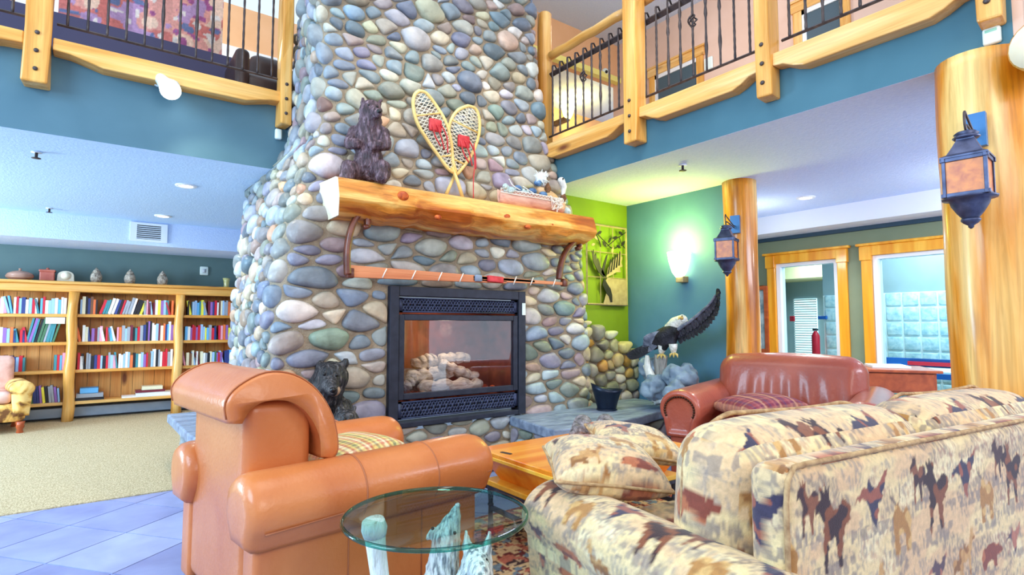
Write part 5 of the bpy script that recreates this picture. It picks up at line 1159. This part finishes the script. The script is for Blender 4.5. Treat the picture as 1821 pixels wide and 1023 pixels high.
for k in range(16): f = k/15*.9; a = LP[int(f*(len(LP)-1))]+Vector((-.02,0,.0)); feather(cv, a, a.lerp(TP[int(f*(len(TP)-1))],.55), .024)
build('wing_covert', cv, mat('wing_covert_feather',(18,16,24),(70,66,82),.5,scale=14,bump=.5,bscale=60), wgo, auto=40)
build('wing_edge', MB().tube([p_+Vector((-.025,0,.004)) for p_ in LP],[.02-.012*k/len(LP) for k in range(len(LP))],8), feather_lt, wgo)
w2_ = MB()
for k in range(12): f = k/11; feather(w2_, ep(1188-8*f,588+10*f,-.06), ep(1148-2*f+10*(f>.7),600+26*f,-.02-.05*(1-f)), .022)
build('folded_wing', w2_, feather_lt, EG, auto=40)
tl = MB()
for k in range(9): f = k/8; feather(tl, ep(1166,608+8*f,.03), ep(1118+10*f,634+8*f-5*abs(f-.5),.02), .022)
build('tail', tl, feather_m, EG, auto=40)
for a, b_, c in (((1178,615),(1176,630),-.03),((1197,612),(1198,628),-.05)):
    build('leg', MB().tube([ep(*a,c),ep((a[0]+b_[0])/2,(a[1]+b_[1])/2,c),ep(*b_,c)],[.04,.034,.02],10), eagle_white, EG)
    lg = EG.children[-1]; build('talon', (lambda m_: [m_.tube([ep(*b_,c), ep(b_[0]+dx,b_[1]+3,c-.03), ep(b_[0]+dx*1.2,b_[1]+8,c-.035)],[.012,.011,.003],7) for dx in (-6,0,6)] and m_)(MB()), beak_m, lg)
build('driftwood_stump', MB().tube(spl([ep(1176,632),ep(1174,655),ep(1178,680),ep(1180,716)],4),[.062]*4+[.058]*4+[.07]*4+[.1],14), drift_m, EG)
bl = MB()
for P_ in ([(1172,712),(1162,680),(1152,655),(1151,632)],[(1176,716),(1166,692),(1156,668),(1146,650)],[(1184,716),(1178,690),(1168,668)]): bl.tube(spl([ep(a,b,-.08) for a,b in P_],4),[.07-.052*k/(4*(len(P_)-1)) for k in range(4*(len(P_)-1)+1)],10)
build('driftwood_branch', bl, white_wood, EG)
# ---- snowshoes on the mantel
def snowshoe(label, out, tail, bars, har, Y0, lean, seed):
    def P(px, py, d=0): 
        q = hit(px,py,Y=Y0); return Vector((q.x, q.y+(q.z-2.2)*lean+d, q.z))
    t = thing('snowshoe', label, 'snowshoe', P(*tail[-1]), group='snowshoes on the mantel')
    O = spl([P(*q) for q in out+[out[0]]],6)[:-1]; build('ash_frame', MB().tube(O,.014,8,closed=True), ash_wood, t)
    build('tail_stick', MB().tube([P(*q) for q in tail],.015,8), ash_wood, t)
    for a, b in bars: build('cross_bar', MB().tube([P(*a),P(*b)],.013,8,flat=.6), ash_wood, t)
    px = np.array([(q[0],q[1]) for q in [(o_.x,o_.z) for o_ in O]]); poly = [tuple(q) for q in px]; w = MB(); ax = P(*tail[0])-P(*out[0]); ang0 = math.atan2(ax.z,ax.x)
    for da in (math.radians(58),-math.radians(58),0.5*PI):
        ang = ang0+da; d = np.array([math.cos(ang),math.sin(ang)]); n_ = np.array([-d[1],d[0]]); pr = px@n_
        for s_ in np.arange(pr.min()+.012, pr.max(), .028 if da != .5*PI else .034):
            xs = []
            for i in range(len(poly)):
                a_, b_ = px[i], px[(i+1)%len(px)]; ka, kb_ = a_@n_-s_, b_@n_-s_
                if ka*kb_ < 0: q = a_+(b_-a_)*ka/(ka-kb_); xs.append(q@d)
            xs.sort()
            for u0,u1 in zip(xs[::2],xs[1::2]):
                A = n_*s_+d*u0; B = n_*s_+d*u1; yy = Y0
                w.tube([(A[0],yy+(A[1]-2.2)*lean,A[1]),(B[0],yy+(B[1]-2.2)*lean,B[1])],.0032,5)
    build('rawhide_webbing', w, gut_m, t)
    h = MB(); hx, hy = har; c = P(hx,hy,-.025)
    h.rbox(c,(.11,.03,.10),.012,.03); build('red_binding', h, red_leather, t)
    st_ = MB()
    for k in range(3): st_.tube(spl([P(hx-8+8*k,hy,-.045),P(hx-2+10*k,hy+22,-.04),P(hx+8+6*k,hy+38+6*k,-.03)],4),.009,6,flat=.5)
    build('binding_strap', st_, red_leather, t); return t
snowshoe('longer snowshoe leaning left with red binding on the mantel', [(752,157),(765,162),(782,185),(798,215),(806,250),(808,285),(812,305),(800,300),(782,275),(762,245),(746,215),(740,185),(743,165)], [(806,296),(816,325),(823,351)], [((742,203),(789,198)),((788,277),(807,275))], (776,222), 3.80, .07, 1)
snowshoe('shorter snowshoe leaning right behind the longer one on the mantel', [(836,186),(850,192),(856,212),(854,240),(842,272),(824,298),(812,309),(806,290),(803,262),(800,235),(805,212),(818,194)], [(812,306),(803,325),(794,345)], [((808,212),(852,235)),((810,283),(828,292))], (824,252), 3.85, .04, 2)
tag(build('red_ribbon', MB().tube(spl([hit(843,255,Y=3.78),hit(844,290,Y=3.76),hit(842,320,Y=3.72),hit(842,352,Y=3.70)],4),.007,6,flat=.4), red_leather), 'thin red strap hanging down from the shorter snowshoe to the mantel', 'strap')
# ---- bark canoe planter
def cn(px, py, Y=3.66): return hit(px,py,Y=Y)
CN = thing('bark_planter', 'pink birch-bark canoe-shaped planter with laced rim at the right end of the mantel', 'planter', (3.25,3.70,2.206))
a = cn(892,345).x; b = cn(1008,372).x; m_ = MB(); n = 18; vs = []
for i in range(n+1):
    f = i/n; x = a+(b-a)*f; w = .085*math.sin(PI*min(max(f,.02),.98))**.6+.008; zt = 2.206+.115+.02*abs(2*f-1)**3
    for k in range(9):
        g = k/8; an = PI*g; vs.append((x, 3.70-w*math.cos(an), zt-(.112)*math.sin(an)**.7))
m_.add(vs, [(i*9+k,i*9+k+1,(i+1)*9+k+1,(i+1)*9+k) for i in range(n) for k in range(8)]); o = build('bark_hull', m_, bark_m, CN); q = o.modifiers.new('thick','SOLIDIFY'); q.thickness = .008
for dz in (0,-.03): build('rim_lacing', MB().tube([(a+(b-a)*i/n, 3.70-(.085*math.sin(PI*min(max(i/n,.02),.98))**.6+.012)*(1 if dz==0 else .97), 2.206+.115+.02*abs(2*i/n-1)**3+dz) for i in range(n+1)], .005, 6), twine_m, CN)
build('rim_lacing', MB().tube([(a+(b-a)*i/40, 3.70-(.085*math.sin(PI*min(max(i/40,.02),.98))**.6+.014), 2.206+.100+.02*abs(2*i/40-1)**3+.012*(-1)**i) for i in range(41)], .0035, 5), twine_m, CN)
build('soil_fill', MB().ell(((a+b)/2,3.70,2.30),((b-a)*.42,.06,.03),20,8), moss_m, CN)
def orn(name, label, cat, m_, mt, grp=None): return tag(build(name, m_, mt), label, cat, grp)
q = cn(962,317); tf = MB(); rr = random.Random(4)
for k in range(60):
    d = Vector((rr.gauss(0,1),rr.gauss(0,1),rr.gauss(0,1))).normalized(); tf.tube([q,q+d*.03,q+d*rr.uniform(.06,.085)],[.012,.008,.002],5)
tf.ell(q,.05); orn('dried_flower','fluffy white dried flower head standing up from the bark planter','dried flower',tf,tuft_m)
fs_ = thing('fish_ornament','pale carved fish head ornament at the right end of the bark planter','ornament',cn(1000,345)); q = cn(998,322); organic('body',[(q,.035,q+Vector((.03,0,-.05)),.03),(q+Vector((.03,0,-.05)),.028,q+Vector((.02,0,-.13)),.016)],white_wood,fs_,.008,2,local=False); build('eye',MB().ell(q+Vector((-.01,-.036,.01)),.008,8,6),nose_m,fs_)
for px, py, l in ((957,326,'dark blue pebble nearest the white dried flower in the bark planter'),(947,340,'blue pebble in the middle of the bark planter'),(966,346,'flat blue pebble at the front of the bark planter'),(921,335,'small dark pebble at the left of the bark planter')):
    orn('pebble', l, 'pebble', MB().ell(cn(px,py),(.042,.03,.026),14,10), blue_stone, 'pebbles in the bark planter')
for px, py, r, l in ((974,335,.035,'brown pine cone behind the flat pebble in the bark planter'),(1002,351,.034,'brown pine cone at the right end of the bark planter')):
    q = cn(px,py); m_ = MB()
    for k in range(7): m_.lathe([(r*(1-abs(k-2.5)/6),-.004),(r*.7*(1-abs(k-2.5)/6),.01)],q+Vector((0,0,-.03+k*.011)),9,phase=k)
    orn('pine_cone', l, 'pine cone', m_, cone_m, 'pine cones in the bark planter')
for k,(P_,l) in enumerate((([(905,318),(912,330),(925,338)],'white twig poking up at the left end of the bark planter'),([(930,332),(950,345),(958,352)],'white twig lying across the pebbles of the bark planter'),([(985,352),(992,362),(988,392)],'pale twine tassel hanging down the front of the bark planter'))):
    orn('twig', l, 'twig', MB().tube(spl([cn(a_,b_,3.62) for a_,b_ in P_],4),.005 if k<2 else .007,6), twine_m if k==2 else white_wood)
for px, py, l in ((906,338,'pale blue lichen clump at the left of the bark planter'),(934,345,'pale lichen clump in the middle of the bark planter')):
    m_ = MB(); q = cn(px,py); [m_.ell(q+Vector((rr.uniform(-.06,.06),rr.uniform(-.02,.02),rr.uniform(-.015,.02))),rr.uniform(.015,.026),8,6) for _ in range(14)]; orn('lichen', l, 'lichen', m_, moss_m, 'lichen in the bark planter')
ws = MB(); q = cn(990,362,3.6)
for k in range(12): ws.tube(spl([q+Vector((rr.uniform(-.07,.08),0,rr.uniform(-.06,.06))) for _ in range(4)],4),.0028,5)
orn('twine_tangle','loose tangle of pale twine over the right end of the bark planter','twine',ws,twine_m)
q = cn(1017,382,3.68); orn('glass_ball','small pale ball at the right end of the mantel beam','ball',MB().ell(Vector((q.x-.03,3.72,2.245)),.04,16,12),moss_m)
# ---- coal bucket on the hearth
q = hit(1079,722,Y=3.62); q.z = .446; CB = thing('coal_bucket', 'dark navy metal coal scuttle standing on the slate hearth', 'bucket', q, FR)
m_ = MB(); n = 32; prof_ = [(.085,.0,0),(.087,.012,0),(.10,.07,0),(.128,.16,.3),(.146,.205,1)]; vs = []
for r, z, k in prof_+[(.140,.205,1),(.122,.16,.3),(.094,.07,0),(.078,.012,0)]:
    for j in range(n): t = 2*PI*j/n; vs.append((r*1.0*math.cos(t), r*.8*math.sin(t), z+k*.028*math.cos(t)*(-1)+k*.012*math.cos(2*t)))
L_ = 9; m_.add(vs, [(i*n+j,i*n+(j+1)%n,(i+1)*n+(j+1)%n,(i+1)*n+j) for i in range(L_-1) for j in range(n)]+[tuple(range(n))[::-1],tuple((L_-1)*n+j for j in range(n))])
build('bucket_body', m_, coal_m, CB, local=True); build('foot_ring', MB().lathe([(.09,0),(.095,.004),(.09,.014)],(0,0,0),24), coal_m, CB, local=True)
# ---- metal wall art with a heron
AY = 4.11; a0 = hit(1043,405,Y=AY); a1 = hit(1113,405,Y=AY); zb, zt = 1.435, 2.27; ax0, ax1 = a0.x, a1.x
MA = thing('metal_wall_art', 'square sheet-metal wall panel of a heron under leafy branches on the lime wall', 'wall art', ((ax0+ax1)/2,AY,zb))
def A3(u, v, d=0): return Vector((ax0+(ax1-ax0)*u, AY+d, zb+(zt-zb)*v))
m_ = MB()
for u in (0,1): m_.tube([A3(u,0),A3(u,1)],.011,4)
for v in (0,1): m_.tube([A3(0,v),A3(1,v)],.011,4)
build('outer_frame', m_, taupe_m, MA, smooth=False)
m_ = MB()
for u in (.34,.66): m_.tube([A3(u,0,.006),A3(u,1,.006)],.005,4)
for v in (.34,.66): m_.tube([A3(0,v,.006),A3(1,v,.006)],.005,4)
build('grid_bar', m_, taupe_m, MA, smooth=False)
def sheet(name, poly, mt, d0=-.006, d1=0): build(name, MB().pris(poly, lambda u,v,d: A3(u,v,d), d0, d1), mt, MA, smooth=False)
sheet('reed_panel', [(.38,.0),(.98,.0),(.98,.33),(.62,.33),(.5,.34),(.42,.28),(.5,.2)], taupe_m)
sheet('heron_body', [(.40,.33),(.36,.25),(.40,.2),(.46,.14),(.52,.1),(.56,.03),(.60,.03),(.60,.12),(.56,.2),(.48,.26),(.44,.30)], black_m, -.012,-.006)
for k,P_ in enumerate(([(.40,.34),(.26,.4),(.14,.52),(.10,.66),(.13,.63),(.15,.68),(.18,.6),(.2,.64),(.23,.55),(.26,.58),(.3,.48),(.36,.44),(.44,.36)],[(.46,.34),(.5,.46),(.62,.56),(.74,.62),(.84,.70),(.84,.62),(.88,.62),(.84,.55),(.88,.5),(.8,.48),(.82,.42),(.72,.42),(.6,.38)])): sheet('heron_wing', P_, black_m if k==0 else taupe_m, -.012,-.006)
for k in range(5): sheet('wing_feather', [(.48+.07*k,.38+.03*k),(.52+.07*k,.39+.03*k),(.58+.06*k,.56+.028*k),(.56+.06*k,.58+.028*k)], black_m, -.016,-.012)
sheet('neck', [(.38,.36),(.33,.4),(.38,.5),(.46,.62),(.5,.64),(.47,.56),(.42,.46),(.40,.40),(.44,.36)], black_m, -.012,-.006)
m_ = MB()
for P_ in ([(0,.96),(.2,.9),(.42,.8),(.62,.72),(.8,.76)],[(.98,.95),(.8,.88),(.62,.80),(.5,.74)],[(.2,.9),(.3,.78),(.33,.72)],[(.8,.88),(.86,.8),(.95,.74)]): m_.tube(spl([A3(u,v,-.008) for u,v in P_],4),.005,5)
build('branch', m_, black_m, MA)
for u, v, w, g in ((.08,.93,.07,.6),(.2,.83,.06,-.5),(.3,.9,.06,.4),(.42,.76,.07,-.7),(.55,.82,.06,.9),(.7,.86,.07,.2),(.84,.93,.06,-.4),(.9,.8,.07,.7),(.78,.75,.06,-.3),(.62,.7,.06,1.1),(.14,.74,.05,.3)):
    c, s = math.cos(g), math.sin(g); lf = [(-1,0),(-.5,.35),(.2,.4),(1,0),(.2,-.4),(-.5,-.35)]
    sheet('leaf', [(u+w*(a_*c-b_*s), v+w*.8*(a_*s+b_*c)) for a_,b_ in lf], black_m if (u*100)%3 < 2 else taupe_m, -.014,-.008)
# ================================================================== daylight and added fill lights
# the rest of the lodge behind the viewer, seen only in the firebox glass: a wall with an open gap and a column
struct('wall_front', MB().box((-5,-4.2,0),(-.6,-4.05,2.6)).box((.9,-4.2,0),(4.2,-4.05,2.6)), mat('mauve_grey_wall',(150,140,156),None,.8))
log_column((.3,-1.9), .19, ZC, 'peeled pine log column behind the viewer, mirrored in the firebox glass', 8)
w = bpy.data.worlds.new('sky'); SC.world = w; w.use_nodes = True; bg = w.node_tree.nodes['Background']; bg.inputs[0].default_value = (.68,.84,1,1); bg.inputs[1].default_value = 1.3
light('window_daylight_left','AREA',(-3.6,2.2,3.2),270,(.5,.77,1),2.6,target=(1.0,4.2,1.6),size_y=2.2)  # assumed daylight from the left: added area light, no window is built there
light('window_daylight_front','AREA',(.6,-3.4,3.4),140,(1,.95,.88),3.2,target=(2.2,3.4,1.4),size_y=2.2)  # area light added behind the viewer as daylight; no window modelled
light('window_daylight_side','AREA',(-3.8,7.0,1.3),270,(.62,.82,1),1.6,target=(.5,7.2,1.2),size_y=1.6)  # added area light with no window behind it, brightens the left ceiling
light('window_daylight_right','AREA',(5.2,-1.2,2.2),90,(.78,.84,1),2.0,target=(5.6,3,1.9),size_y=.5)  # area light added to fill the right ceiling and walls, no window there
light('passage_lamp','POINT',(5.9,1.2,2.05),14,(.95,.96,1),.08); light('passage_lamp','POINT',(5.75,3.3,2.05),14,(.95,.96,1),.08)  # bare points without fixtures, added to brighten the soffit before the office windows
light('burner_glow','POINT',(2.3,4.0,1.18),5,(1,.8,.55),.06)  # added light inside the firebox that brightens the ceramic logs
light('skylight','AREA',(1.0,2.0,5.8),60,(1,.96,.9),3.0,target=(1.4,2.4,0),size_y=3.0)  # overhead area light added as fill, no roof window above it
light('upper_hall_lamp','POINT',(5.4,3.8,5.0),40,(1,.86,.72),.3); light('upper_left_lamp','POINT',(.6,7.6,5.0),70,(1,.84,.6),.3)  # added points with no fixtures, brightening the upper galleries
light('hearth_lamp','SPOT',(2.6,1.9,4.6),130,(1,.9,.72),.2,target=(2.5,3.8,2.0),spot=75)  # added spot with no fixture, warms the chimney and mantel
SC.view_settings.view_transform = 'Standard'; SC.view_settings.look = 'None'; SC.view_settings.exposure = 0.0; SC.view_settings.gamma = 1
SC.view_settings.use_curve_mapping = False
SC.cycles.max_bounces = 8; SC.cycles.use_denoising = True; SC.cycles.sample_clamp_indirect = 6; SC.cycles.caustics_reflective = False; SC.cycles.caustics_refractive = False
